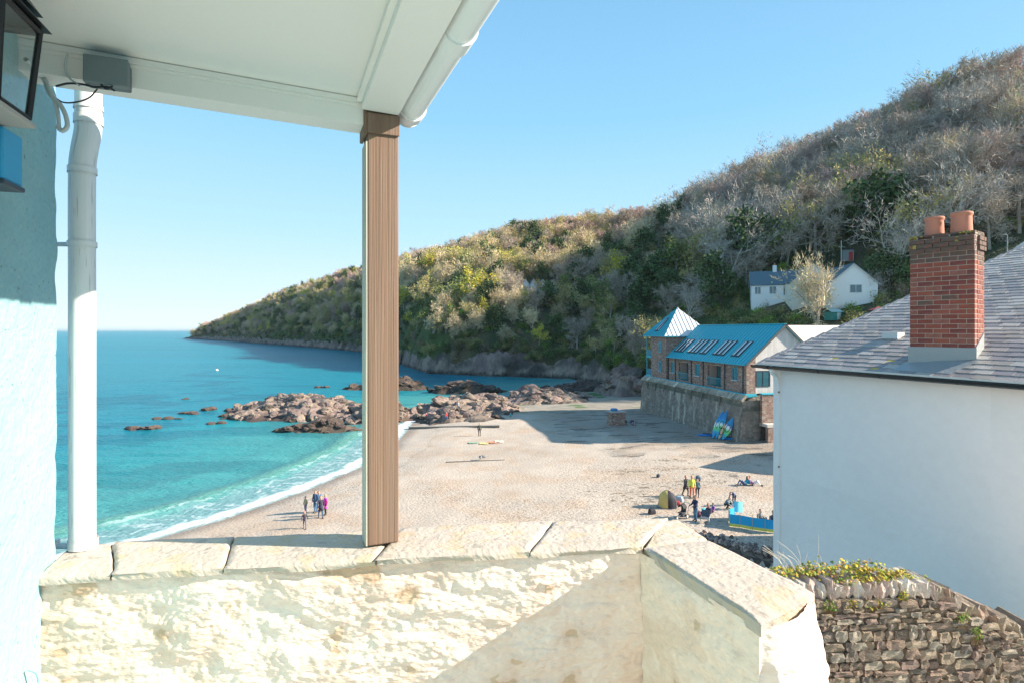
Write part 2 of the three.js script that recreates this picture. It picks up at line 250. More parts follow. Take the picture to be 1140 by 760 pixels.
// sea: one near sheet with the breaking wave, one sheet to the horizon
const swell = (x, z) => { const d = shoreD(x, z); return d; };
{
  const X0 = -110, X1 = 34, Z0 = 14, Z1 = 214;
  const wave = d => { const q = (d + 6.2) / 1.5; return .30 * Math.exp(-q * q) + .10 * Math.exp(-(((d + 13) / 2.2) ** 2)); };
  const col = (x, z, o) => {
    const d = shoreD(x, z), n = fbm(x / 3, z / 1.2, 3, 3), big = fbm(x / 26, z / 14, 8, 3);
    const sh = sst(-46, -1, d + (big - .5) * 16);
    let r = lerp(.004, .085, sh * sh), g = lerp(.185, .29, sh), b = lerp(.245, .275, sh);
    const st = (fbm(x / 9 + .3 * z, z / 1.6, 12, 3) - .5) * .28; r *= 1 + st; g *= 1 + st; b *= 1 + st * .8;
    const dark = sst(.56, .66, fbm(x / 14 + 5, z / 7, 17, 3)) * sst(-4, -12, d) * .35; r *= 1 - dark; g *= 1 - dark * .7; b *= 1 - dark * .55;
    const q = Math.exp(-(((d + 6.0 + (n - .5) * .8) / 1.0) ** 2)); r = lerp(r, .16, q * .4); g = lerp(g, .29, q * .4); b = lerp(b, .20, q * .4);
    { const wsh = sst(-5.5, -3.5, d + (n - .5) * 2) * sst(.4, -.6, d) * .5; r = lerp(r, .24, wsh); g = lerp(g, .33, wsh); b = lerp(b, .35, wsh); }
    // foam: solid along the edge, lace behind it
    const lace = ridge(x / 1.1, z / .9, 5, 4);
    let f = sst(-1.3, -.5, d + (n - .5) * 1.3) * sst(1.2, .2, d + (n - .5) * 1.0) * sst(.40, .56, lace + .2);
    f = Math.max(f, sst(-5.4, -3.2, d + (n - .5) * 2) * sst(.1, -2, d) * sst(.70, .84, lace) * .3);
    f = Math.max(f, .25 * sst(.5, 1.0, Math.exp(-(((d + 5.2 + (n - .5)) / .5) ** 2)) * (.35 + .9 * vn(x / 2.5, z / 2.5, 40))) * sst(.5, .65, lace));
    if (z > 96) f *= sst(115, 96, z);
    const lap = sst(.1, .4, d) * .75 * (1 - f); r = lerp(r, .30, lap); g = lerp(g, .30, lap); b = lerp(b, .27, lap);
    o[0] = lerp(r, .86, f); o[1] = lerp(g, .88, f); o[2] = lerp(b, .87, f);
  };
  const T = tex(2048, 2048, (u, v, o) => col(lerp(X0, X1, u), lerp(Z0, Z1, v), o)); T.wrapS = T.wrapT = THREE.ClampToEdgeWrapping;
  const rip = gray(512, 512, (u, v) => .6 * fbm(u * 10, v * 28, 1, 4, 0) * 1 + .4 * ridge(u * 14, v * 30, 4, 3));
  const seam = gray(512, 512, (u, v) => { const f = (a, b) => .55 * fbm(a * 12, b * 34, 1, 4) + .45 * ridge(a * 16, b * 36, 4, 3); const wu = sst(.8, 1, u), wv = sst(.8, 1, v); return lerp(lerp(f(u, v), f(u - 1, v), wu), lerp(f(u, v - 1), f(u - 1, v - 1), wu), wv); });
  const g = grid(360, 440, (u, v) => {
    const x = lerp(X0, X1, u), z = lerp(Z0, Z1, v), d = shoreD(x, z), edge = Math.min(1, (x - X0) / 8, (X1 - x) / 8, (z - Z0) / 8, (Z1 - z) / 8);
    let y = (wave(d + (fbm(x / 8, z / 8, 2, 2) - .5) * 2) + (fbm(x / 4, z / 1.8, 9, 3) - .5) * .16 * sst(-1, -6, d)) * Math.max(0, edge);
    if (d > 0) y = d < 1.1 ? beachY(x, z) + .03 : beachY(x, z) - .12 * (d - 1.1) - .01;
    return [x, y, -z, u, v];
  });
  const sea = group('sea');
  setting(sea, 'turquoise sea filling the bay out to the horizon', 'sea');
  const M_near = new THREE.MeshPhysicalMaterial({ map: T, roughness: .3, specularIntensity: .28, ior: 1.33, bumpMap: rep(seam, 16, 22), bumpScale: .22, side: THREE.DoubleSide });
  mesh('near_water', g, M_near, sea);
  const o = [0, 0, 0];
  const tf = tex(1024, 1024, (u, v, o) => { const n = fbm(u * 8, v * 60, 2, 5, 0), st = (n - .5) * .35 + (fbm(u * 3, v * 12, 9, 3) - .5) * .25; o[0] = .004 * (1 + st); o[1] = .185 * (1 + st); o[2] = .245 * (1 + st); });
  const far = new THREE.MeshPhysicalMaterial({ map: rep(tf, 1, 1), roughness: .3, specularIntensity: .28, ior: 1.33, bumpMap: rep(seam, 60, 60), bumpScale: .3, side: THREE.DoubleSide });
  const q = (x0, x1, z0, z1) => { const G = quadGeo(V(x0, 0, -z0), V(x1, 0, -z0), V(x1, 0, -z1), V(x0, 0, -z1)); const uv = G.attributes.uv, p = G.attributes.position; for (let i = 0; i < p.count; i++) uv.setXY(i, p.getX(i) / 700, -p.getZ(i) / 700); return G; };
  mesh('open_water', [q(-5200, X0, -200, 8000), q(X0, 3500, Z1, 8000), q(X0, X1, -200, Z0)], far, sea);
}
// ------------------------------------------------------------------ the porch the photograph is taken from
const PA = 22 * Math.PI / 180;                       // the porch is turned by this much
const pw = (x, y, d) => V(x, EYE + y, -d);           // x, height over the eye, depth
const UX = V(Math.cos(PA), 0, -Math.sin(PA)), WZ = V(-Math.sin(PA), 0, -Math.cos(PA)); // along the beam, away from us
const M_white = mat([.82, .79, .75], .45, { bumpMap: rep(T_mid, 3), bumpScale: .0012 });
const M_pvc = mat([.78, .78, .77], .35);
{
  // --- painted rough-stone parapet with coping slabs
  const A = [-1.472, 1.778], B = [.457, 2.017], I2 = [.64, 1.486], O2 = [.872, 1.667], O1 = [.7045, 2.078], C = [.637, 2.33], D = [-1.56, 2.03];
  const par = group('parapet_wall', [0, 0, 0]);
  tag(par, 'white painted rough stone parapet with pale coping slabs round the porch', 'wall');
  const T_wall = tex(1024, 512, (u, v, o) => {
    const x = u * 2.6, y = v * 1.3, n = fbm(x * 3, y * 3, 2, 4), s = fbm(x * 9, y * 12, 6, 4), f = fbm(x * 60, y * 60, 1, 2);
    const st = sst(.46, .66, n) * .6 + sst(.52, .68, s) * .4;
    o[0] = lerp(.83, .72, st) * lerp(.95, 1.03, f); o[1] = lerp(.67, .50, st) * lerp(.95, 1.03, f); o[2] = lerp(.585, .39, st) * lerp(.95, 1.03, f);
    if (s > .70 && n > .5) { o[0] *= .8; o[1] *= .76; o[2] *= .66; }
  });
  const M_par = new THREE.MeshStandardMaterial({ map: T_wall, roughness: .75, bumpMap: rep(T_fine, 5), bumpScale: .004, side: THREE.DoubleSide });
  const lump = (x, y, sd) => { // flat rubble under thick paint: uneven shelves with softened lips
    const wx = x + .10 * (fbm(x * 4, y * 5, sd + 1, 3) - .5), wy = y + .10 * (fbm(x * 3, y * 3.4, sd + 4, 3) - .5);
    const n = fbm(wx * 5.5, wy * 13, sd, 3), q = n * 7, k = Math.floor(q), f = q - k, shelf = (k + sst(.25, .75, f)) / 7;
    return .030 * (shelf - .5) + .005 * (fbm(x * 3, y * 5, sd + 2, 3) - .5) + .010 * (fbm(x * 18, y * 30, sd + 5, 3) - .5) + .005 * (fbm(x * 60, y * 80, sd, 2) - .5);
  };
  const face = (P, Q, y0, y1, nu, nv, sd, amp = 1, soft = 0) => {
    const dx = Q[0] - P[0], dd = Q[1] - P[1], L = Math.hypot(dx, dd), nx = dd / L, nd = -dx / L; // towards us
    return grid(nu, nv, (u, v) => {
      const y = lerp(y0, y1, v), s = u * L, k = lump(s, y, sd) * amp * (sd === 2 ? sst(1, .8, u) : 1), px = P[0] + dx * u + nx * k, pd = P[1] + dd * u + nd * k;
      return [px, EYE + y, -pd, s / 2.6 + [0, .1, .62, 0, .1, .3, .5][sd], y / 1.3];
    });
  };
  mesh('inner_face', face([A[0] - .05, A[1] - .006], [B[0] + .04, B[1] + .005], -1.76, -.776, 420, 220, 1), M_par, par);
  const M_ret = M_par.clone(); M_ret.color = rgb(1.02, 1.02, .99); mesh('return_face', face(B, I2, -1.76, -.776, 150, 200, 2, .8), M_ret, par);
  { // lumpy end of the return wall, bulging
    const g = grid(130, 220, (u, v) => {
      const y = lerp(-1.76, -.772, v), dx = O2[0] - I2[0], dd = O2[1] - I2[1], L = Math.hypot(dx, dd), nx = dd / L, nd = -dx / L;
      const bul = .035 * Math.sin(Math.PI * clamp(u)) + .03 * Math.sin((y + .1) * 13) * .5 + .02 * sst(-.8, -1.05, y), k = (lump(u * L, y * .8, 3) * 1.1 + bul) * sst(0, .12, u);
      return [I2[0] + dx * u + nx * k + (u > .9 ? (u - .9) * .15 : 0), EYE + y, -(I2[1] + dd * u + nd * k) - (u > .9 ? (u - .9) * .1 : 0), u * L / 2.6 + .8, y / 1.3];
    });
    mesh('end_face', g, M_par, par);
  }
  mesh('outer_face', [face(C, D, -2.6, -.79, 60, 40, 4), face(O1, C, -2.6, -.79, 20, 40, 5), face(O2, O1, -2.6, -.79, 30, 40, 6)], M_par, par);
  // coping slabs
  const T_cop = tex(512, 512, (u, v, o) => {
    const n = fbm(u * 4, v * 4, 3, 5), s = fbm(u * 14, v * 14, 8, 4), f = fbm(u * 80, v * 80, 1, 2);
    const k = lerp(.82, 1.06, n) * lerp(.92, 1.05, f); o[0] = .53 * k; o[1] = .455 * k; o[2] = .385 * k;
    const y = sst(.55, .7, s) * .4; o[0] = lerp(o[0], .52, y); o[1] = lerp(o[1], .38, y); o[2] = lerp(o[2], .19, y);
    if (s < .27) { o[0] *= .8; o[1] *= .8; o[2] *= .8; }
  });
  const M_cop = new THREE.MeshStandardMaterial({ map: T_cop, roughness: .8, bumpMap: rep(T_fine, 2), bumpScale: .004, side: THREE.DoubleSide });
  const stoneSlab = (c, y, th, sd, over = .012) => { // c: four corners [x, depth] inner-left, inner-right, outer-right, outer-left
    const g = new THREE.BoxGeometry(1, 1, 1, 40, 4, 14), p = g.attributes.position;
    for (let i = 0; i < p.count; i++) {
      let u = p.getX(i) + .5, h = p.getY(i) + .5, v = .5 - p.getZ(i);            // v: 0 inner, 1 outer
      const eu = Math.min(u, 1 - u), ev = Math.min(v, 1 - v);
      const x0 = lerp(c[0][0], c[1][0], u), d0 = lerp(c[0][1], c[1][1], u), x1 = lerp(c[3][0], c[2][0], u), d1 = lerp(c[3][1], c[2][1], u);
      let x = lerp(x0, x1, v), d = lerp(d0, d1, v);
      const j = (vn(x * 9 + sd, d * 9, h * 2) - .5) * .018, j2 = (vn(x * 30, d * 30 + sd, h * 3) - .5) * .006, push = v < .02 ? -over : v > .98 ? over : 0;
      d += push + (ev < .02 ? j + j2 : 0); x += (eu < .02 ? (j * .3 + j2 * .6) : 0);
      const round = (h > .9 && (eu < .001 || ev < .001)) ? -.007 : 0;
      const yy = y - th + h * th + (h > .5 ? .006 * (fbm(x * 5, d * 5, sd, 3) - .5) + .002 * (fbm(x * 30, d * 30, sd, 2) - .5) : 0) + round;
      p.setXYZ(i, x, EYE + yy, -d);
    }
    g.computeVertexNormals(); const uv = g.attributes.uv; for (let i = 0; i < p.count; i++) uv.setXY(i, p.getX(i) * 1.1 + sd * .31 + p.getY(i), p.getZ(i) * 1.1 + p.getY(i)); return g;
  };
  const inn = t => [lerp(A[0], B[0], t), lerp(A[1], B[1], t)], out = t => [lerp(D[0], C[0], t), lerp(D[1], C[1], t)];
  const cuts = [[0, 0], [.115, .06], [.285, .245], [.53, .515], [.795, .785], [1, 1]];
  for (let i = 0; i < 5; i++) {
    const a = cuts[i], b = cuts[i + 1], e = .0016;
    const q = [inn(a[0] + e), inn(b[0] - e), out(b[1] - e), out(a[1] + e)]; if (i === 4) q[2] = [C[0] - .01, C[1] - .03];
    mesh('coping_stone', stoneSlab(q, -.75 + [-.008, -.004, -.006, .002, 0][i], .026, i + 1), M_cop, par);
  }
  mesh('coping_stone', stoneSlab([[B[0] + .005, B[1] - .012], [O1[0] + .01, O1[1] - .005], [C[0] + .02, C[1] - .02], [C[0] - .04, C[1] - .045]], -.757, .03, 8, .002), M_cop, par);
  mesh('coping_stone', stoneSlab([I2, O2, [O1[0] + .004, O1[1] - .02], [B[0] + .004, B[1] - .022]], -.752, .04, 7), M_cop, par);
  // terrace floor and the house below it
  const fl = [A, B, I2, [1.6, -.9], [.9, -2.6], [-1.2, -2.6], [-.3, -1]].map(p => pw(p[0], -1.75, p[1]));
  setting(mesh('terrace_floor', slab([A, B, I2, [1.1, .2], [1.3, -2.4], [.2, -2.6]].map(p => pw(p[0], -1.75, p[1])), V(0, 1, 0), .2), mat([.58, .50, .42], .9, { bumpMap: rep(T_fine, 3), bumpScale: .003 })), 'worn concrete floor of the porch terrace', 'floor');
  setting(mesh('terrace_base', slab([D, C, O1, O2, [1.3, .2], [1.3, -2.4], [.2, -2.6]].map(p => pw(p[0] * .995, -1.96, p[1] * .995)), V(0, 1, 0), 12), M_par), 'white painted wall of the house below the porch', 'wall');

  const M_pane0 = new THREE.MeshPhysicalMaterial({ color: rgb(.03, .05, .06), roughness: .1, side: THREE.DoubleSide });
  // --- blue house wall on our side
  const W = [-1.516, 1.918];
  const T_blue = tex(512, 512, (u, v, o) => { const n = fbm(u * 5, v * 5, 3, 4), f = fbm(u * 60, v * 60, 1, 2); const k = lerp(.9, 1.08, n) * lerp(.95, 1.04, f); o[0] = .255 * k; o[1] = .46 * k; o[2] = .49 * k; if (fbm(u * 70, v * 60, 5, 2) > .88) { o[0] *= .5; o[1] *= .5; o[2] *= .5; } });
  const rough = gray(512, 512, (u, v) => .6 * fbm(u * 24, v * 24, 2, 4) + .4 * vn(u * 90, v * 90, 5));
  const M_blue = new THREE.MeshStandardMaterial({ map: T_blue, roughness: .9, bumpMap: rough, bumpScale: .007, side: THREE.DoubleSide });
  const hw = group('blue_house_wall');
  tag(hw, 'pale blue roughcast house wall carrying the lantern', 'wall');
  const g = grid(220, 420, (u, v) => {
    const y = lerp(-3, 3.2, v), s = u < .92 ? u / .92 * 1.6 : 1.6, b = u < .92 ? 0 : (u - .92) / .08 * .3;      // s towards us along the wall from s = 1.6 to the corner, then round it
    const t = 1.6 - s, k = (fbm(s * 12, y * 12, 2, 4) - .5) * .012, r = (fbm(y * 9, 3, 5, 3) - .5) * .014 * sst(.12, 0, t), c = sst(.02, 0, t) * .008;
    const x = W[0] + Math.sin(PA) * (t - r) + (k - c) * Math.cos(PA) - b * Math.cos(PA), d = W[1] - Math.cos(PA) * (t - r) + (k - c) * Math.sin(PA) - b * Math.sin(PA) * 1;
    return [x, EYE + y, -d, (s + b), y];
  });
  mesh('roughcast', g, M_blue, hw);
  mesh('wall_core', slab([[W[0] + Math.sin(PA) * 1.58 - .02, W[1] - Math.cos(PA) * 1.58], [W[0] + Math.sin(PA) * 4.6, W[1] - Math.cos(PA) * 4.6], [W[0] + Math.sin(PA) * 4.6 - .4, W[1] - Math.cos(PA) * 4.6], [W[0] - .35, W[1] - .16], [W[0] - .03, W[1] - .02]].map(p => pw(p[0], 4.6, p[1])), V(0, 1, 0), 18), M_blue, hw);
  { // added unseen house behind the porch: its sunlit front bounces light forward
    const Nh = group('added_cream_house'); tag(Nh, 'added unseen cream house behind the porch, bouncing sunlight forward', 'house');
    const q = (s, o) => [W[0] + Math.sin(PA) * s + o * Math.cos(PA), W[1] - Math.cos(PA) * s + o * Math.sin(PA)];
    mesh('wall', slab([q(4.7, .25), q(17, .25), q(17, -6), q(4.7, -6)].map(p => pw(p[0], 4.8, p[1])), V(0, 1, 0), 18.5), mat([.72, .64, .52], .9), Nh);
    mesh('roof', slab([q(4.4, .5), q(17.3, .5), q(17.3, -6), q(4.4, -6)].map(p => pw(p[0], 5.1, p[1])), V(0, 1, 0), .28), mat([.25, .24, .26], .8), Nh);
    for (const s of [6.5, 10, 13.5]) for (const y of [1.6, -2, -5.5]) { const a = q(s, .27), b = q(s + 1.2, .27); const wd = sub('window', Nh); mesh('pane', slab([pw(a[0], y, a[1]), pw(b[0], y, b[1]), pw(b[0], y + 1.5, b[1]), pw(a[0], y + 1.5, a[1])], V(Math.cos(PA), 0, -Math.sin(PA)), .04), M_pane0, wd); }
  }
  { // small iron eye low on the wall
    const c = s => pw(W[0] + Math.sin(PA) * s + .012, 0, W[1] - Math.cos(PA) * s);
    const h = tube([c(.27).setY(EYE - .985), c(.262).setY(EYE - 1.0).add(V(.02, 0, 0)), c(.262).setY(EYE - 1.06).add(V(.022, 0, 0)), c(.28).setY(EYE - 1.085)], .004, 16, 6);
    tag(mesh('wall_hook', h, mat([.25, .42, .44], .5)), 'small painted metal hook on the blue wall above the terrace', 'hook');
  }

  // --- roof of the porch: ceiling, beams, gutter
  const post0 = [-.468, 2.052];
  const L = (a, b, y) => V(post0[0], EYE + y, -post0[1]).addScaledVector(UX, a).addScaledVector(WZ, b); // along the beam, away, height over the eye
  const pbox = (a0, a1, b0, b1, y0, y1) => { const g = new THREE.BoxGeometry(a1 - a0, y1 - y0, b1 - b0), q = boxUV(g), pp = q.attributes.position; for (let i = 0; i < pp.count; i++) pp.setY(i, pp.getY(i) - .03 * (pp.getX(i) + (a0 + a1) / 2 + 1)); q.rotateY(PA); const c = L((a0 + a1) / 2, (b0 + b1) / 2, (y0 + y1) / 2); return q.translate(c.x, c.y, c.z); };
  const roof = group('porch_roof');
  tag(roof, 'white boarded porch roof with beams over the terrace', 'porch roof');
  mesh('ceiling', pbox(-1.20, .04, -3.6, .0, .825, .87), M_white, roof);
  mesh('front_beam', [pbox(-1.16, -.062, -.045, .055, .736, .8235), pbox(-1.16, -.062, -.055, -.0455, .805, .8225), pbox(-1.16, -.062, -.050, -.0455, .795, .8045)], M_white, roof);
  mesh('front_board', pbox(-1.16, .045, .058, .085, .75, .92), M_white, roof);
  mesh('side_beam', [pbox(-.075, .050, -3.6, -.062, .782, .8235), pbox(-.092, -.0755, -3.6, -.062, .806, .8225)], M_white, roof);
  mesh('roof_deck', pbox(-1.25, .06, -3.6, .1, .925, .96), mat([.3, .3, .31], .8), roof);
  mesh('fascia', pbox(.0505, .06, -3.6, .1, .80, .93), M_white, roof);
  // gutter: half-round trough with unions
  const gut = group('roof_gutter'); tag(gut, 'white half-round plastic gutter along the porch eave', 'gutter');
  const trough = (r, b0, b1, th) => { const s = new THREE.Shape(); s.absarc(0, 0, r, Math.PI, 2 * Math.PI, false); s.lineTo(r - th, 0); s.absarc(0, 0, r - th, 2 * Math.PI, Math.PI, true); s.closePath(); const q = new THREE.ExtrudeGeometry(s, { depth: b1 - b0, bevelEnabled: false, curveSegments: 20 }); q.translate(0, 0, -(b1 - b0)); q.rotateY(PA); return toCreasedNormals(q, .6); };
  const gy = .80, ga = .107, gplace = (q, b0) => { const c = L(ga, b0, gy); return q.translate(c.x, c.y, c.z); };
  mesh('trough', gplace(trough(.045, 0, 3.65, .003), -3.6), M_pvc, gut);
  for (const b of [-.62, -1.9]) { mesh('union', gplace(trough(.051, 0, .075, .006), b), M_pvc, gut); }
  mesh('end_bracket', gplace(trough(.052, 0, .05, .008), -.03), M_pvc, gut);
  mesh('stop_end', gplace(trough(.048, 0, .006, .047), .05), M_pvc, gut);
  // post with its head block
  const T_wood = tex(256, 1024, (u, v, o) => { const w = u + .03 * fbm(u * 4, v * 5, 2, 3), g = fbm(w * 26, v * 2.2, 1, 5), l = fbm(w * 12, v * 1.2, 7, 3), k = lerp(.9, 1.07, g) * lerp(.84, 1.12, l); o[0] = .20 * k; o[1] = .122 * k; o[2] = .083 * k; const gy2 = sst(.5, .8, fbm(w * 20, v * 5, 12, 3)) * .35; o[0] = lerp(o[0], .24, gy2); o[1] = lerp(o[1], .18, gy2); o[2] = lerp(o[2], .14, gy2); if (fbm(w * 60, v * 1.5, 3, 2) > .78) { o[0] *= .82; o[1] *= .8; o[2] *= .78; } });
  const grain = gray(256, 512, (u, v) => fbm(u * 60, v * 4, 1, 4));
  const M_wood = new THREE.MeshStandardMaterial({ map: rep(T_wood, 6, .62), roughness: .72, bumpMap: rep(grain, 4, .6), bumpScale: .0015, side: THREE.DoubleSide });
  const post = group('porch_post', L(0, 0, -.748).toArray(), PA);
  tag(post, 'weathered square timber post holding up the porch roof', 'post');
  mesh('shaft', rbox(.108, 1.515, .1, 0, .7575, 0, .006, 2), M_wood, post);
  mesh('edge_fillet', rbox(.006, 1.40, .094, -.0572, .70, .002, .002), mat([.42, .40, .34], .8, { bumpMap: rep(grain, 6, 1), bumpScale: .002 }), post);
  mesh('head_block', [rbox(.112, .07, .008, 0, 1.462, .0545, .002), rbox(.012, .125, .112, -.0615, 1.482, .0, .003)], M_wood, post);

  // --- drainpipe on the corner
  const pipe = group('drainpipe'); tag(pipe, 'white plastic drainpipe with a swan neck on the blue wall corner', 'drainpipe');
  const M_dp = new THREE.MeshStandardMaterial({ map: tex(128, 512, (u, v, o) => { const n = fbm(u * 6, v * 30, 2, 4), s = sst(.7, .85, fbm(u * 18, v * 40, 5, 3)); o[0] = lerp(.76, .35, s * .6) * lerp(.94, 1.04, n); o[1] = lerp(.76, .36, s * .6) * lerp(.94, 1.04, n); o[2] = lerp(.75, .33, s * .6) * lerp(.94, 1.04, n); }), roughness: .4, side: THREE.DoubleSide });
  const pc = (px, py) => at(px, py, 2.0);
  mesh('pipe', tube([pc(98, 96), pc(98, 128), pc(97.5, 146), pc(94, 165), pc(91.5, 182), pc(91, 205), pc(91, 330), pc(91, 460), pc(91, 604)], .040, 90, 24), M_dp, pipe);
  const ring = (px, py, h, r) => new THREE.CylinderGeometry(r * .945, r * .945, h, 24, 1, true).translate(...pc(px, py).toArray());
  for (const [px, py, h] of [[98, 134, .03], [91.2, 190, .022], [98, 120, .016]]) mesh('socket', ring(px, py, h, .0462), M_dp, pipe);
  mesh('bracket', [ring(91, 272, .018, .0465), rod(pc(64, 272), pc(80, 272), .008)], M_dp, pipe);
  mesh('shoe', [ring(92, 604, .03, .047), rod(pc(60, 607), pc(90, 608), .011), rod(pc(62, 600), pc(62, 610), .012)], M_dp, pipe);

  // --- wiring box and cables
  const bx = group('junction_box', L(-.80, -.075, .705).toArray(), PA); tag(bx, 'grey electrical junction box on the porch beam', 'junction box');
  mesh('box_lid', rbox(.11, .08, .03, 0, .041, .018, .004, 2), mat([.16, .2, .21], .5), bx);
  mesh('box_back', rbox(.105, .074, .028, 0, .041, -.0145, .004), mat([.12, .15, .16], .5), bx);
  const cz = (px, py, d = 1.655) => at(px, py, d);
  tag(mesh('black_cable', [tube([cz(108, 99), cz(100, 108), cz(88, 113), cz(70, 114), cz(60, 108)], .0022, 30, 6), tube([cz(62, 96), cz(75, 93), cz(92, 94), cz(104, 97), cz(120, 97), cz(127, 101)], .003, 30, 6), tube([cz(112, 94), cz(118, 99), cz(125, 96)], .003, 12, 6)], mat([.03, .035, .04], .5)), 'thin black cables looping below the grey junction box', 'cable');
  tag(mesh('white_cable', [tube([cz(75, 60), cz(72, 74), cz(76, 86), cz(88, 95)], .003, 24, 6), tube([cz(28, 66, 1.6), cz(42, 78, 1.66), cz(50, 92, 1.7), cz(56, 106), cz(66, 116), cz(73, 130), cz(74, 142), cz(68, 146), cz(64, 140)], .0065, 50, 8), tube([cz(34, 82, 1.66), cz(46, 86, 1.68), cz(54, 98), cz(60, 112), cz(64, 126), cz(65, 140)], .0055, 40, 8)], mat([.55, .6, .6], .5)), 'white cable bundle curling round the top of the blue wall', 'cable');

  // --- lantern on the wall, near us
  const lan = group('wall_lantern', at(-27, 128, 1.25).toArray(), PA * .8);
  tag(lan, 'black metal wall lantern with glass panes at the top corner', 'lantern');
  const M_blk = mat([.018, .02, .024], .38, { metalness: .3 });
  const bars = [], wB = .066, wT = .082, H = .235;
  const cor = [[-1, -1], [1, -1], [1, 1], [-1, 1]];
  cor.forEach(([sx, sz]) => bars.push(rod(V(sx * wB, .02, sz * wB), V(sx * wT, H, sz * wT), .0075, .0075, 4)));
  cor.forEach((c, i) => { const n = cor[(i + 1) % 4]; for (const [w, y] of [[wB, .022], [wT, H - .004]]) bars.push(rod(V(c[0] * w, y, c[1] * w), V(n[0] * w, y, n[1] * w), .0085, .0085, 4)); });
  mesh('frame', bars, M_blk, lan);
  mesh('roof_cap', [new THREE.CylinderGeometry((.095 * 1.3), (.105 * 1.35), .016, 4).rotateY(Math.PI / 4).translate(0, H + .012, 0), new THREE.CylinderGeometry(.03, .095 * 1.3, .1, 4).rotateY(Math.PI / 4).translate(0, H + .085, 0)].map(g => toCreasedNormals(g, .3)), M_blk, lan);
  mesh('base_tray', rbox(.155, .012, .155, 0, .008, 0, .003), mat([.35, .34, .32], .5), lan);
  const M_glass = new THREE.MeshPhysicalMaterial({ color: rgb(.9, .93, .94), transmission: 1, thickness: 0, roughness: .05, ior: 1.5, side: THREE.DoubleSide });
  cor.forEach((c, i) => { const n = cor[(i + 1) % 4]; mesh('pane', quadGeo(V(c[0] * wB, .03, c[1] * wB), V(n[0] * wB, .03, n[1] * wB), V(n[0] * wT, H - .01, n[1] * wT), V(c[0] * wT, H - .01, c[1] * wT)), M_glass, lan); });
  mesh('bulb', new THREE.SphereGeometry(.028, 20, 14).scale(1, 1.35, 1).translate(0, .13, 0), mat([.75, .75, .72], .25), lan);
  mesh('lamp_holder', new THREE.CylinderGeometry(.016, .02, .06, 14).translate(0, .05, 0), mat([.7, .7, .68], .4), lan);
  mesh('wall_arm', [rod(V(-.05, .0, -.01), V(-.18, -.03, -.02), .011), rod(V(0, 0, 0), V(-.06, 0, -.01), .012)], M_blk, lan);
  const bp = group('blue_bracket_board', at(-15, 202, 1.34).toArray(), PA * .8);
  tag(bp, 'bright blue painted board with dark trim below the lantern', 'board');
  mesh('board', rbox(.10, .12, .09, 0, .06, 0, .004), mat([.02, .30, .55], .45), bp);
  mesh('trim', rbox(.108, .012, .098, 0, -.007, 0, .003), mat([.03, .05, .07], .5), bp);
}
// ------------------------------------------------------------------ rocks in the cove
function rockGeo(seed, flat = .75) {
  const r = rng(seed), g = new THREE.IcosahedronGeometry(1, 4), p = g.attributes.position, v = V(), cuts = [];
  for (let i = 0; i < 11; i++) { const n = V(r() * 2 - 1, r() * 1.6 - .5, r() * 2 - 1).normalize(); cuts.push([n, .52 + r() * .35]); }
  for (let i = 0; i < p.count; i++) {
    v.fromBufferAttribute(p, i);
    for (const [n, d] of cuts) { const e = v.dot(n) - d; if (e > 0) v.addScaledVector(n, -e * .93); }
    const q = 1 + .55 * (ridge(v.x * 2.1 + seed, v.y * 2.6, v.z * 2.1, 3) - .5) + .22 * (fbm(v.x * 5 + seed, v.y * 7, v.z * 5, 2) - .5);
    v.multiplyScalar(q); p.setXYZ(i, v.x, v.y * flat, v.z);
  }
  g.computeVertexNormals(); g.deleteAttribute('uv');
  return tint(g, (x, y, z, o) => rockCol(x * 1.7 + seed * 3, y * 1.7, z * 1.7, o, 1));
}
const ROCKS = [1, 2, 3, 4, 5, 6, 7, 8].map(s => rockGeo(s * 7, .8)), ROCKS_D = [11, 12, 13].map(s => tint(rockGeo(s * 7, .6), (x, y, z, o) => { rockCol(x * 2, y * 2, z * 2 + s, o, 1); o[0] *= .42; o[1] *= .4; o[2] *= .38; }));
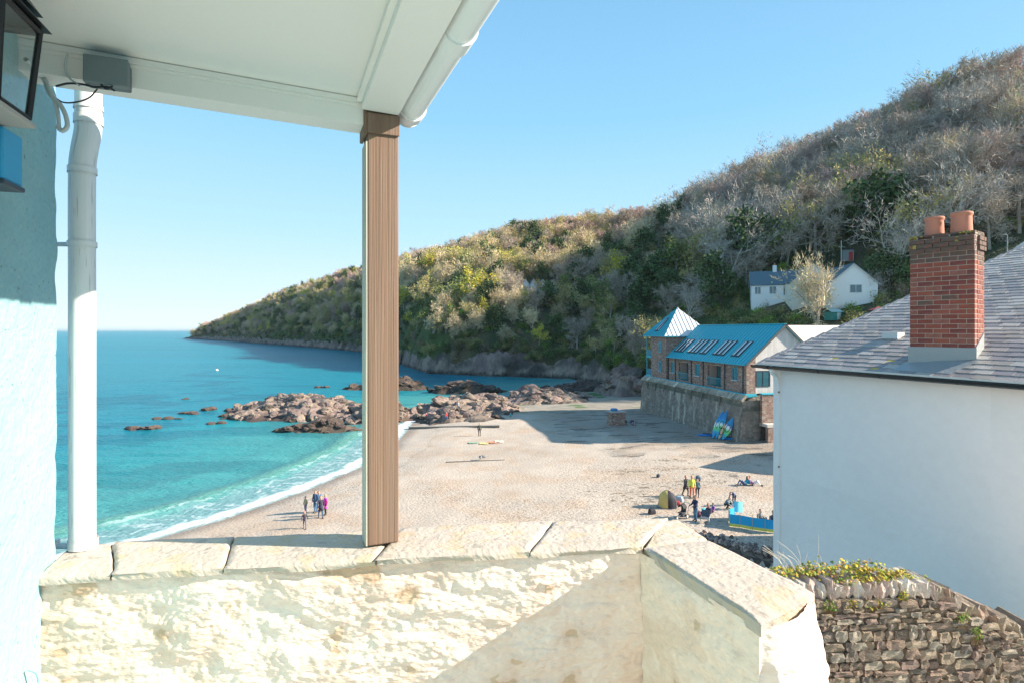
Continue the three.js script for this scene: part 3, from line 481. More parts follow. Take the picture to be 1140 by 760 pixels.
function reef(name, label, cx, cz, rx, rz, hgt, n, seed, dark = 0, size = 1, turn = 0) {
  const r = rng(seed), G = group(name, [cx, 0, -cz]); tag(G, label, 'rocks');
  const ct = Math.cos(turn), sn = Math.sin(turn);
  const dome = (x, z) => { const a = (x * ct + z * sn) / rx, b = (-x * sn + z * ct) / rz, e = Math.sqrt(a * a + b * b) + (fbm((x + cx) / 5, (z + cz) / 5, 3, 3) - .5) * .9; return e; };
  const H = (x, z) => { const e = dome(x, z), X = x + cx, Z = z + cz; return Math.max(-.6, (1 - e) * 2.2) * .5 * hgt * (.45 + .9 * ridge(X / 5, Z / 3.2, 4, 3)) - .25 + sst(1.05, .8, e) * (ridge(X / 1.9, Z / 1.1, 9, 3) - .5) * 1.2; };
  const nu = Math.round(rx * 5), nv = Math.round(rz * 5);
  const lim = (x, z) => Math.min(H(x, z), hgt * .95);
  const g = grid(nu, nv, (u, v) => { const x = (u - .5) * 2.7 * rx, z = (v - .5) * 2.7 * rz; return [x, lim(x, z) + Math.max(0, beachY(x + cx, z + cz)) * (dome(x, z) < 1.15 ? 1 : .0) - (dome(x, z) > 1.15 ? .6 : 0), -z]; }).toNonIndexed();
  g.computeVertexNormals();
  tint(g, (x, y, z, o) => { rockCol(x + cx, y * 1.6, z - cz, o, .8); if (y < .45 + .5 * vn(x, z) || dark) { o[0] *= .36; o[1] *= .34; o[2] *= .32; } });
  mesh('ledge', g, M_rock, G);
  for (let i = 0; i < n; i++) {
    const a = r() * 6.283, q = Math.sqrt(r()) * .95, lx = Math.cos(a) * q * rx, lz = Math.sin(a) * q * rz, x = lx * ct - lz * sn, z = lx * sn + lz * ct;
    const e = dome(x, z); if (e > 1.08) continue;
    const s = size * lerp(.5, 1.5, r() * r()) * lerp(1.2, .75, e), bm = mesh('boulder', (dark || e > .93 ? ROCKS_D : ROCKS)[Math.floor(r() * (dark || e > .93 ? 3 : 8))], M_rock, G);
    bm.scale.set(s * (1 + r() * .6), s * (.7 + r() * .6), s * (.8 + r() * .3)); bm.rotation.set((r() - .5) * .7, r() * .9 - .45 + (r() < .3 ? 3.14 : 0), (r() - .5) * .7);
    bm.position.set(x, Math.max(0, lim(x, z)) * .9 + Math.max(0, beachY(x + cx, z + cz)) + s * .05, -z);
  }
  return G;
}
reef('rock_outcrop', 'broad sunlit pinkish rock outcrop rising from the sea beyond the breaking waves', -37.5, 104, 16, 11, 2.7, 190, 5, 0, 1.1, -.12);
reef('rock_outcrop', 'jumbled tan rock outcrop on the sand where two children climb', -9, 101, 12, 13, 2.6, 170, 6, 0, 1.05);
reef('rock_outcrop', 'dark wet rock ledge lying low in front of the sunlit outcrop', -28.5, 85.5, 7, 2.3, 1.5, 26, 7, 1, .95);
reef('rock_outcrop', 'dark rock reef in the channel behind the sunlit outcrop', -31, 146, 11, 4.5, 3.0, 34, 8, 1, 1.3);
reef('rock_outcrop', 'pale slabby rocks at the inner end of the outcrop beside green weed', 5.5, 116, 11, 10, 2.0, 90, 9, 0, 1.05);
reef('rock_outcrop', 'low dark rocks between the channel and the tan outcrop', -11, 139, 9, 5, 2.6, 40, 10, 1, 1.3);
reef('rock_outcrop', 'dark pinkish rocks below the bushes beside the sea wall', 26, 126, 7, 10, 4.6, 44, 12, 0, 1.7);
reef('rock_outcrop', 'tan rocks half hidden by the porch post joining the two outcrops', -23, 98, 6.5, 8, 2.3, 70, 15, 0, 1.05);
reef('rock_outcrop', 'dark weedy reef running from the pale slabs to the cliff foot', 15, 138, 11, 8, 1.6, 60, 14, 1, 1.1);
[[168, 477, 1.5, 'dark rock pair awash nearest the breaking wave', 2], [186, 466, 1.0, 'low black rocks just breaking the surface in a line', 3], [215, 460, 1.1, 'small dark rock standing in the water with a lower one beside it', 2], [232, 456, 1.7, 'rounded dark rock alone in the water beside the outcrop', 1], [246, 471, .9, 'small wet rocks at the seaward tip of the outcrop', 2], [207, 444, .8, 'farthest small rock out beyond the others', 1], [362, 431, 1.2, 'dark skerry just behind the sunlit outcrop', 2]].forEach(([px, py, s, label, n], i) => {
  const z = EYE * FOC / (py - HZ), G = group('sea_rock', [(px - 570) / FOC * z, 0, -z]); tag(G, label, 'rock', 'rocks standing in the bay'); const r = rng(90 + i);
  for (let k = 0; k < n; k++) { const m = mesh('boulder', ROCKS_D[(i + k) % 3], M_rock, G); m.scale.set(s * (1.1 - .25 * k), s * (.75 - .2 * k), s * .8); m.position.set((k ? (k % 2 ? -1 : 1) : 0) * s * 1.7 + r() * .3, .05, r() * .5); m.rotation.y = r() * 3; }
});
// ------------------------------------------------------------------ trees
// A tree is grown branch by branch; the fine twigs and leaves are single faces. Returns [wood, crown] geometries about 10 m tall.
function growTree(seed, o) {
  const r = rng(seed), pos = [], nor = [], crown = [], ccol = [], wcol = [];
  const tri = (A, a, b, c) => A.push(a.x, a.y, a.z, b.x, b.y, b.z, c.x, c.y, c.z);
  const rnd = () => V(r() * 2 - 1, r() * 2 - 1, r() * 2 - 1).normalize();
  function limb(a, b, r0, r1, n) { // open tapered tube
    const d = b.clone().sub(a).normalize(), x = Math.abs(d.y) < .9 ? V(0, 1, 0).cross(d).normalize() : V(1, 0, 0).cross(d).normalize(), y = d.clone().cross(x);
    const P = (c, q, k) => c.clone().addScaledVector(x, Math.cos(k / n * 6.2832) * q).addScaledVector(y, Math.sin(k / n * 6.2832) * q);
    for (let k = 0; k < n; k++) { const p = P(a, r0, k), q = P(a, r0, k + 1), s = P(b, r1, k), t = P(b, r1, k + 1); tri(pos, p, q, t); tri(pos, p, t, s); }
  }
  const tips = [];
  function branch(a, dir, len, rad, lev) {
    const seg = lev < 1 ? 3 : lev < 2 ? 2 : 1; let p = a.clone(), d = dir.clone();
    for (let i = 0; i < seg; i++) {
      d.add(rnd().multiplyScalar(lev === 0 ? .10 : .26)).add(V(0, o.up * (lev ? 1 : .3), 0)).normalize();
      const q = p.clone().addScaledVector(d, len / seg), r0 = rad * (1 - i / seg * .5), r1 = rad * (1 - (i + 1) / seg * .5);
      limb(p, q, r0, r1, lev === 0 ? 7 : lev === 1 ? 5 : 3);
      if (lev >= 1) tips.push([p.clone().lerp(q, .6), d.clone(), len]);
      if (lev < o.levels && (lev > 0 || i >= o.first)) { const n = lev === 0 ? o.kids : 3; for (let k = 0; k < n; k++) { const s = V(d.x, d.y, d.z).multiplyScalar(.55).add(rnd().multiplyScalar(o.spread)); s.y += .12; branch(q.clone().lerp(p, r() * .6), s.normalize(), len * (lev === 0 ? o.ratio : .62) * lerp(.75, 1.2, r()), r1 * .55, lev + 1); } }
      p = q;
    }
    tips.push([p, d, len]);
  }
  const stems = o.stems || 1;
  for (let s = 0; s < stems; s++) branch(V((r() - .5) * .4 * (stems - 1), -.6, (r() - .5) * .4 * (stems - 1)), V((r() - .5) * o.lean * stems, 1, (r() - .5) * o.lean * stems).normalize(), o.height * (stems > 1 ? lerp(.7, 1, r()) : 1), o.rad, 0);
  const per = o.twigs / tips.length, c = V();
  for (const [p, d, len] of tips) {
    const n = Math.floor(per + r());
    for (let k = 0; k < n; k++) {
      const q = p.clone().addScaledVector(rnd(), .35 * o.fluff), dir = d.clone().multiplyScalar(.8).add(rnd().multiplyScalar(.9)); dir.y += .25; dir.normalize();
      const L = o.tl * lerp(.5, 1.3, r()), w = rnd().cross(dir).normalize().multiplyScalar(o.tw * lerp(.6, 1.3, r()));
      tri(crown, q.clone().add(w), q.clone().sub(w), q.clone().addScaledVector(dir, L)); const j = lerp(.7, 1.25, r()); for (let m = 0; m < 3; m++) ccol.push(o.twig[0] * j, o.twig[1] * j, o.twig[2] * j);
    }
    const m = Math.floor(o.leaves / tips.length + r());
    for (let k = 0; k < m; k++) {
      const q = p.clone().addScaledVector(rnd(), o.fluff * Math.cbrt(r())), x = rnd().multiplyScalar(o.ls * lerp(.6, 1.2, r())), y = rnd().cross(x).normalize().multiplyScalar(x.length() * .7);
      tri(crown, q.clone().sub(x), q.clone().add(y), q.clone().add(x)); tri(crown, q.clone().sub(x), q.clone().add(x), q.clone().sub(y));
      const j = lerp(.6, 1.3, r()), lc = r() < .3 && o.leaf2 ? o.leaf2 : o.leaf; for (let e = 0; e < 6; e++) ccol.push(lc[0] * j, lc[1] * j, lc[2] * j);
    }
  }
  const lift = 1.38; const mk = (a, col0) => { const col = col0.map(v => v * lift); const g = new THREE.BufferGeometry(); g.setAttribute('position', new THREE.Float32BufferAttribute(a, 3)); g.setAttribute('color', new THREE.Float32BufferAttribute(col, 3)); g.computeVertexNormals(); return g; };
  const wc = []; for (let i = 0; i < pos.length / 3; i++) { const j = .75 + .5 * h3(Math.floor(i / 6), seed, 2); wc.push(o.bark[0] * j, o.bark[1] * j, o.bark[2] * j); }
  return [mk(pos, wc), mk(crown, ccol)];
}
const base = { levels: 3, kids: 3, first: 1, spread: .75, ratio: .62, up: .06, lean: .25, rad: .26, height: 5.2, twigs: 2500, tl: .95, tw: .046, fluff: .8, leaves: 0, ls: .2, bark: [.26, .22, .18], twig: [.31, .26, .21] };
const KINDS = [ // name, label, share, options
  ['bare_tree', 'bare grey-brown tree in the hillside wood', { }],
  ['bare_tree', 'bare mauve-tinged tree in the hillside wood', { twig: [.40, .29, .245], bark: [.28, .23, .2], spread: .85 }],
  ['bare_tree', 'pale straw-coloured budding tree in the hillside wood', { twig: [.50, .41, .27], leaves: 260, leaf: [.46, .42, .17], ls: .16, stems: 2, lean: .35 }],
  ['budding_tree', 'olive budding tree in the hillside wood', { twig: [.36, .31, .18], leaves: 700, leaf: [.32, .29, .08], leaf2: [.42, .33, .12], ls: .2, twigs: 1100 }],
  ['leafy_tree', 'mid green leafy tree in the hillside wood', { leaves: 1250, leaf: [.12, .16, .045], leaf2: [.2, .22, .06], twigs: 350, ls: .27, fluff: 1.0 }],
  ['leafy_tree', 'bright yellow-green tree in the hillside wood', { leaves: 1250, leaf: [.46, .40, .05], leaf2: [.36, .36, .05], twigs: 350, ls: .25, fluff: .95 }],
  ['evergreen_tree', 'dark ivy-clad evergreen tree in the hillside wood', { leaves: 1400, leaf: [.05, .085, .03], leaf2: [.08, .11, .04], twigs: 150, ls: .3, fluff: 1.0, spread: .6, bark: [.07, .065, .05] }],
  ['bare_tree', 'tall slender bare grey tree in the hillside wood', { stems: 3, lean: .3, height: 7, spread: .55, rad: .2, bark: [.42, .38, .33], twig: [.34, .30, .26], twigs: 1400, kids: 2 }],
];
const PROTO = KINDS.map(([n, l, o], i) => [0, 1].map(k => growTree(100 + i * 10 + k, { ...base, ...o })));
const SHRUB = [[[.075, .115, .04], [.12, .16, .05]], [[.20, .20, .07], [.28, .25, .10]], [[.27, .21, .14], [.22, .18, .10]], [[.15, .26, .04], [.22, .32, .06]]].map(([a, b], i) => growTree(300 + i, { ...base, height: 1.6, stems: 4, lean: 1, levels: 2, kids: 3, rad: .07, first: 0, ratio: .7, leaves: i === 2 ? 300 : 1100, leaf: a, leaf2: b, ls: .15, twigs: i === 2 ? 900 : 250, tl: .7, tw: .018, fluff: .6, twig: [.2, .16, .11] }));
const M_bark = new THREE.MeshStandardMaterial({ vertexColors: true, roughness: .95, side: THREE.DoubleSide });
const M_leaf = new THREE.MeshStandardMaterial({ vertexColors: true, roughness: 1, side: THREE.DoubleSide });
const clear = []; // [x, depth, radius] kept free of trees
function plantTree(kind, v, x, z, s, y, turn, label, grp, name, sy = 1) {
  const [w, c] = kind === 'shrub' ? SHRUB[v] : PROTO[kind][v];
  const G = group(name || (kind === 'shrub' ? 'shrub' : KINDS[kind][0]), [x, y, -z], turn); G.scale.set(s, s * sy, s);
  mesh(kind === 'shrub' ? 'stem' : 'trunk', w, M_bark, G); mesh(kind === 'shrub' ? 'foliage' : 'crown', c, M_leaf, G);
  tag(G, label || KINDS[kind][1], kind === 'shrub' ? 'shrub' : 'tree', grp || 'trees of the hillside wood'); return G;
}
// ------------------------------------------------------------------ boathouse on its sea wall
const stoneTex = (seed, cols, rw, rh, mortar, W = 1024, H = 1024, size = 6) => tex(W, H, (u, v, o) => { // coursed rubble seen from afar: colour of the stones only
  const x = u * size, y = v * size, row = Math.floor((y + .04 * (fbm(x * 3, y * 3, seed, 2) - .5)) / rh), wx = x / rw + h3(row, seed, 1) * 7, c = Math.floor(wx + .25 * (vn(x * 5, y * 5, seed) - .5)), k = cols[Math.floor(h3(c, row, seed) * cols.length * .999)];
  const fr = (y / rh) % 1, fc = ((wx % 1) + 1) % 1, e = Math.min(fr, 1 - fr) * rh, f = Math.min(fc, 1 - fc) * rw, m = Math.min(e, f) < .012 ? 1 : 0, n = lerp(.75, 1.2, fbm(x * 12, y * 12, seed, 3)), b = lerp(.8, 1.15, fbm(x * .6, y * .6, seed + 3, 3));
  for (let i = 0; i < 3; i++) o[i] = lerp(k[i], mortar[i], m) * n * b;
});
const T_brown = stoneTex(3, [[.25, .15, .11], [.31, .19, .14], [.19, .12, .10], [.36, .24, .18], [.28, .15, .12], [.40, .31, .25]], .34, .16, [.34, .29, .25]);
const M_brown = new THREE.MeshStandardMaterial({ map: rep(T_brown, 1 / 6), roughness: .9, side: THREE.DoubleSide, bumpMap: rep(T_fine, .8), bumpScale: .03 });
const T_sea = tex(1024, 512, (u, v, o) => { // weathered render and stone with run-down streaks
  const x = u * 30, y = v * 6, n = fbm(x * 1.2, y * 1.2, 2, 4), s = fbm(x * 1.7 + .5 * fbm(x * 2, y * 2, 1, 2), y * .35, 7, 5), f = lerp(h3(Math.floor(x / .55 + h3(Math.floor(y / .3), 1, 1)), Math.floor(y / .3), 5), fbm(x * 7, y * 7, 4, 3), .45), wt = sst(.60, .74, s) * sst(.2, .5, vn(x * 1.3, y * .4, 3)), dk = sst(.46, .36, s);
  let k = lerp(.75, 1.2, n) * lerp(.62, 1.32, f); o[0] = .27 * k; o[1] = .235 * k; o[2] = .195 * k;
  for (let i = 0; i < 3; i++) o[i] = lerp(lerp(o[i], [.5, .46, .38][i], wt * .8), [.13, .11, .085][i], dk * .4);
  const al = sst(1.2, .3, y + (n - .5) * 1.4); o[0] = lerp(o[0], .07, al * .7); o[1] = lerp(o[1], .085, al * .7); o[2] = lerp(o[2], .06, al * .7);
});
const M_seawall = new THREE.MeshStandardMaterial({ map: rep(T_sea, 1 / 30, 1 / 6), roughness: .92, side: THREE.DoubleSide, bumpMap: rep(T_mid, .5), bumpScale: .08 });
const M_teal = mat([.03, .40, .50], .5), M_tealRoof = mat([.03, .38, .46], .5), M_zinc = mat([.62, .63, .63], .45);
const M_pane = new THREE.MeshPhysicalMaterial({ color: rgb(.03, .12, .15), roughness: .06, metalness: 0, specularIntensity: 1, clearcoat: 1, clearcoatRoughness: .03, side: THREE.DoubleSide });
const M_dark = mat([.035, .04, .045], .6);
{
  // own axes: x inland (to the right), y up, z from the near corner (0) away to the far end (-28)
  const near = V(27.6, 0, -67.6), ang = Math.atan2(5, 27.4), B = group('boathouse', near.toArray(), ang);
  tag(B, 'brown stone boathouse with teal metal roof and a pyramid-roofed tower on a sea wall', 'building');
  const y0 = 7.5, ye = 11.1, yr = 15.55, L = 20.6, LT = 28, Wd = 9.8;        // ledge, eave, ridge, length of the hall, of the whole, width
  // the shell of the hall, walls 0.3 thick
  const open = (z0, z1, a, b) => ({ z0, z1, a, b });
  const holes = [open(-1.9, -3.1, 8.9, 10.4), open(-5.6, -8.9, 7.75, 10.5), open(-11.0, -12.3, 8.7, 10.3), open(-14.2, -17.2, 7.75, 10.4), open(-18.6, -19.7, 8.6, 10.2)];
  const fr = []; let z = 0; // front wall in piers and panels
  const fw = (za, zb, a, b) => fr.push(boxUV(new THREE.BoxGeometry(.3, b - a, za - zb).translate(.15, (a + b) / 2, (za + zb) / 2)));
  for (const h of holes) { fw(z, h.z0, y0, ye); fw(h.z0, h.z1, y0, h.a); fw(h.z0, h.z1, h.b, ye); z = h.z1; } fw(z, -L, y0, ye);
  mesh('front_wall', fr, M_brown, B);
  const gable = (zz, m, nm) => mesh(nm, slab([V(.002, y0, zz), V(Wd, y0, zz), V(Wd, ye, zz), V(Wd / 2, yr - .12, zz), V(.002, ye - .06, zz)], V(0, 0, 1), .3), m, B);
  const T_clad = tex(512, 256, (u, v, o) => { const x = u * 10, p = Math.floor(x / .18), n = fbm(x * 3, v * 8, 4, 3), j = lerp(.9, 1.06, h3(p, 2, 2)), g = ((x / .18) % 1) < .09 ? .72 : 1; o[0] = .66 * j * g * lerp(.88, 1.08, n); o[1] = .61 * j * g * lerp(.88, 1.08, n); o[2] = .57 * j * g * lerp(.88, 1.08, n); });
  gable(.01, new THREE.MeshStandardMaterial({ map: rep(T_clad, .1, .2), roughness: .8, side: THREE.DoubleSide }), 'gable_wall'); gable(-L + .3, M_brown, 'rear_gable');
  mesh('corner_quoins', [slab([V(-.03, y0 - .1, .05), V(1.15, y0 - .1, .05), V(1.15, ye + .75, .05), V(-.03, ye - .25, .05)], V(0, 0, 1), .036)], M_brown, B);
  mesh('back_wall', boxUV(new THREE.BoxGeometry(.3, ye - y0, L - .02).translate(Wd - .15, (ye + y0) / 2, -L / 2)), M_brown, B);
  // windows in the front
  const win = (h, x, kind) => {
    const w = h.z0 - h.z1, H = h.b - h.a, c = (h.z0 + h.z1) / 2, f = sub(kind === 'door' ? 'balcony_door' : 'window', B);
    mesh('frame', [box(.07, .07, w, x, h.a + .035, c), box(.07, .07, w, x, h.b - .035, c), box(.07, H, .07, x, (h.a + h.b) / 2, h.z0 - .035), box(.07, H, .07, x, (h.a + h.b) / 2, h.z1 + .035), box(.06, H, .05, x, (h.a + h.b) / 2, c)], kind === 'door' ? M_dark : M_teal, f);
    for (const s of [-1, 1]) mesh('pane', box(.02, H - .14, w / 2 - .1, x + .01, (h.a + h.b) / 2, c + s * w / 4), M_pane, f);
    if (kind !== 'door') mesh('sill', box(.24, .07, w + .16, x - .16, h.a - .04, c), M_zinc, f);
    return f;
  };
  holes.forEach((h, i) => {
    const deep = h.z0 - h.z1 > 2, f = win(deep ? open(h.z0, h.z1, h.a, h.b - .02) : h, deep ? 1.25 : .12, deep ? 'door' : 'window');
    if (deep) {
      mesh('reveal', [box(1.2, .1, h.z0 - h.z1, .7, h.b - .05, (h.z0 + h.z1) / 2), box(1, h.b - h.a, .1, .8, (h.a + h.b) / 2, h.z0 - .05), box(1, h.b - h.a, .1, .8, (h.a + h.b) / 2, h.z1 + .05)], mat([.45, .36, .30], .8), f);
      const bal = sub('balustrade', B), c = (h.z0 + h.z1) / 2, w = h.z0 - h.z1;
      mesh('rail', box(.06, .05, w, -.06, h.a + 1.05, c), M_teal, bal);
      for (let k = 0; k <= 10; k++) mesh('baluster', box(.035, 1.05, .035, -.06, h.a + .525, h.z0 - .03 - k * (w - .06) / 10), M_teal, bal);
    } else if (i === 0) mesh('arch_head', new THREE.TorusGeometry(.62, .07, 6, 16, Math.PI).rotateY(Math.PI / 2).scale(1, .5, 1).translate(-.02, h.b, (h.z0 + h.z1) / 2), M_teal, f);
  });
  // gable windows
  for (const [x0, x1, a, b] of [[1.25, 3.0, 8.35, 10.15], [4.7, 5.75, 11.2, 12.5]]) {
    const f = sub('window', B), w = x1 - x0, H = b - a, cx = (x0 + x1) / 2, cy = (a + b) / 2;
    mesh('frame', [box(w, .09, .08, cx, a, .04), box(w, .09, .08, cx, b, .04), box(.09, H + .09, .08, x0, cy, .041), box(.09, H + .09, .08, x1, cy, .041), box(.06, H, .07, cx, cy, .04)], M_dark, f);
    for (const s of [-1, 1]) mesh('pane', box(w / 2 - .07, H - .08, .02, cx + s * w / 4, cy, .03), M_pane, f);
  }
  // hall roof: two slopes with standing seams
  const slope = (yr - ye) / (Wd / 2), ov = .35, roof = sub('hall_roof', B);
  const P = (k, zz, side) => side < 0 ? V(-ov + k * (Wd / 2 + ov), ye - ov * slope + k * (Wd / 2 + ov) * slope + .14, zz) : V(Wd + ov - k * (Wd / 2 + ov), ye - ov * slope + k * (Wd / 2 + ov) * slope + .14, zz);
  const nl = V(-slope, 1, 0).normalize(), nr = V(slope, 1, 0).normalize();
  mesh('roof_slope', slab([P(0, .35, -1), P(0, -L, -1), P(1, -L, -1), P(1, .35, -1)].reverse(), nl, .16), M_tealRoof, roof);
  mesh('roof_slope', slab([P(0, .35, 1), P(0, -L, 1), P(1, -L, 1), P(1, .35, 1)], nr, .16), M_tealRoof, roof);
  for (let k = 0; k < 30; k++) { const zz = .1 - k * .7; mesh('seam', slab([P(0, zz, -1), P(0, zz - .05, -1), P(1, zz - .05, -1), P(1, zz, -1)].map(p => p.clone().addScaledVector(nl, .05)).reverse(), nl, .06), M_tealRoof, roof); }
  mesh('verge', [-1, 1].map(s => slab([P(0, .42, s), P(0, .355, s), P(1, .355, s), P(1, .42, s)].map(p => p.clone().add(V(0, .03, 0))), s < 0 ? nl : nr, .26)), mat([.06, .07, .075], .6), roof);
  mesh('ridge_cap', box(.3, .1, L + .35, Wd / 2, yr + .15, -L / 2 + .17), M_tealRoof, roof);
  // roof windows
  for (const [zc, n] of [[-3.3, 2], [-7.2, 3], [-11.2, 2], [-14.2, 3], [-18.3, 3]]) for (let i = 0; i < n; i++) {
    const zz = zc - (i - (n - 1) / 2) * 1.0, rw = sub('roof_window', B), k0 = .16, k1 = .55;
    const R = (k, dz, up) => P(k, zz + dz, -1).addScaledVector(nl, up);
    mesh('frame', [slab([R(k0, .4, .1), R(k0, -.4, .1), R(k1, -.4, .1), R(k1, .4, .1)].reverse(), nl, .12)], M_dark, rw);
    mesh('pane', slab([R(k0 + .02, .3, .13), R(k0 + .02, -.3, .13), R(k1 - .02, -.3, .13), R(k1 - .02, .3, .13)].reverse(), nl, .02), M_pane, rw);
    mesh('blind', slab([R(k0 + .02, .3, .16), R(k0 + .02, .12, .16), R(k1 - .02, .12, .16), R(k1 - .02, .3, .16)].reverse(), nl, .02), mat([.75, .76, .76], .5), rw);
  }
  for (const zz of [-.6, -4.6, -9.9, -13.2, -18.1, -20.4]) mesh('downpipe', rod(V(-.1, y0 - .1, zz), V(-.1, ye - .2, zz), .06), M_dark, B);
  mesh('eave_gutter', box(.16, .14, L + .3, -ov - .05, ye - .22, -L / 2 + .15), M_teal, B);
  // tower at the far end
  const t0 = -L - .02, t1 = -LT, tw = 7.4, te = 14.05, ta = 18.5, tx0 = -.35, tb = 1.9;
  const tower = sub('tower', B);
  const tb0 = t1 + tb; // open balconies take the far 1.9 m of the front
  mesh('tower_wall', [boxUV(new THREE.BoxGeometry(tw, te - y0, t0 - tb0 - .002).translate(tx0 + tw / 2, (te + y0) / 2, (t0 + tb0) / 2)), boxUV(new THREE.BoxGeometry(tw - 1.4, te - y0, tb).translate(tx0 + 1.4 + (tw - 1.4) / 2, (te + y0) / 2, (tb0 + t1) / 2))], M_brown, tower);
  mesh('balcony_posts', [box(.14, te - y0, .14, tx0 + .1, (te + y0) / 2, t1 + .1), box(.14, te - y0, .14, tx0 + 1.3, (te + y0) / 2, t1 + .1)], M_teal, tower);
  mesh('balcony_floor', [box(1.4, .28, tb, tx0 + .7, 10.6, (tb0 + t1) / 2), box(1.4, .2, tb, tx0 + .7, y0 + .1, (tb0 + t1) / 2)], M_teal, tower);
  mesh('balcony_rail', [box(.05, .95, tb - .1, tx0 + .06, 11.25, (tb0 + t1) / 2), box(.05, .95, tb - .1, tx0 + .06, 8.2, (tb0 + t1) / 2)], mat([.03, .20, .27], .2), tower);
  const ap = V(tx0 + tw / 2, ta, (t0 + t1) / 2), o2 = .45, c = [V(tx0 - o2, te, t0 + o2), V(tx0 - o2, te, t1 - o2), V(tx0 + tw + o2, te, t1 - o2), V(tx0 + tw + o2, te, t0 + o2)];
  for (let i = 0; i < 4; i++) { // four triangular slopes; the one towards us is bright
    const a = c[i], b = c[(i + 1) % 4], n = b.clone().sub(a).cross(ap.clone().sub(a)).normalize(); if (n.y < 0) n.negate();
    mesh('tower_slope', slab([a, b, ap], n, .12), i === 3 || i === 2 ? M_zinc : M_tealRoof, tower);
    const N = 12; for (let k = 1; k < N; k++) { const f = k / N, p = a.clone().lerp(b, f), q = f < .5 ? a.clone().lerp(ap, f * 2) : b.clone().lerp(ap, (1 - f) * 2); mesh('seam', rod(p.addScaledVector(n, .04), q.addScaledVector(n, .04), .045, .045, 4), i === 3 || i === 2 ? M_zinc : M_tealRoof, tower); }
  }
  mesh('tower_soffit', box(tw + .86, .12, t0 - t1 + .86, tx0 + tw / 2, te - .08, (t0 + t1) / 2), M_teal, tower);
  for (const [zc, a, b] of [[-22.6, 11.5, 13.1], [-22.6, 8.5, 10.1]]) {
    const f = sub('window', B);
    mesh('frame', [box(.08, b - a, 1.0, tx0 - .03, (a + b) / 2, zc)], M_teal, f); mesh('pane', [box(.02, b - a - .2, .36, tx0 - .082, (a + b) / 2, zc - .22), box(.02, b - a - .2, .36, tx0 - .082, (a + b) / 2, zc + .22)], M_pane, f);
  }
  for (const dz of [-1.2, -.2]) { // two roof windows on the tower
    const a = c[0], b = c[1], n = b.clone().sub(a).cross(ap.clone().sub(a)).normalize(); if (n.y < 0) n.negate();
    const Q = (f, k, up) => a.clone().lerp(b, f).lerp(ap, k).addScaledVector(n, up), f0 = .55 + dz * .12, rw = sub('roof_window', B);
    mesh('frame', slab([Q(f0, .15, .1), Q(f0 + .09, .15, .1), Q(f0 + .075, .62, .1), Q(f0 - .015 + .02, .62, .1)], n, .1), M_dark, rw); mesh('pane', slab([Q(f0 + .015, .18, .14), Q(f0 + .05, .18, .14), Q(f0 + .045, .59, .14), Q(f0 + .02, .59, .14)], n, .02), M_zinc, rw);
  }
  // sea wall under it, battered, with a sloping coping and a teal ledge
  const SW = group('sea_wall', near.toArray(), ang); tag(SW, 'tall streaked grey sea wall under the boathouse', 'wall');
  const g = grid(150, 40, (u, v) => { const zz = lerp(.35, -LT - .6, u), yy = lerp(-.5, 6.75, v); return [lerp(-1.35, -.75, v) + (fbm(zz * .8, yy * .8, 3, 4) - .5) * .25, yy, zz, -zz, yy]; });
  mesh('wall_face', g, M_seawall, SW);
  mesh('wall_end', [quadGeo(V(-1.35, -.5, .35), V(1.6, -.5, .35), V(1.6, 6.75, .35), V(-.75, 6.75, .35)), quadGeo(V(-.75, 6.75, -LT - .6), V(2, 6.75, -LT - .6), V(2, -.5, -LT - .6), V(-1.35, -.5, -LT - .6))], M_seawall, SW);
  mesh('coping', slab([V(-.95, 6.76, .4), V(-.95, 6.76, -LT - .7), V(-.32, 7.42, -LT - .7), V(-.32, 7.42, .4)].reverse(), V(-.7, .7, 0).normalize(), .3), new THREE.MeshStandardMaterial({ map: rep(T_sea, 1 / 30, 1 / 6), color: rgb(1.5, 1.45, 1.35), roughness: .9, side: THREE.DoubleSide }), SW);
  mesh('ledge', box(1.4, .34, LT + 1.1, .36, 7.6 - .28, -LT / 2 - .15), M_teal, SW);
  for (const zz of [-4.2, -8.6, -11.6, -16.5, -20, -23, -26]) mesh('outlet', tube([V(-.75, 6.9, zz), V(-.95, 6.6, zz), V(-1.05, 5.6, zz)], .09, 10, 6), mat([.16, .15, .12], .8), SW);
  mesh('core', boxUV(new THREE.BoxGeometry(9, 7.4, LT).translate(4.6, 3.7 - .1, -LT / 2 - .1)), M_seawall, SW);
  // yard walls at the near end
  const Y = group('yard_wall', near.toArray(), ang); tag(Y, 'stepped brown stone wall below the boathouse gable', 'wall');
  mesh('upper_wall', boxUV(new THREE.BoxGeometry(9, 3.6, .4).translate(5.8, 5.7, .9)), M_brown, Y);
  mesh('shelf', box(9.1, .35, 1.5, 5.85, 4.0, 1.35), mat([.55, .52, .47], .85), Y);
  mesh('lower_wall', boxUV(new THREE.BoxGeometry(9, 4, .5).translate(5.9, 1.8, 1.85)), M_brown, Y);
  mesh('cap', box(9.1, .14, .6, 5.8, 7.56, .9), M_teal, Y);
}
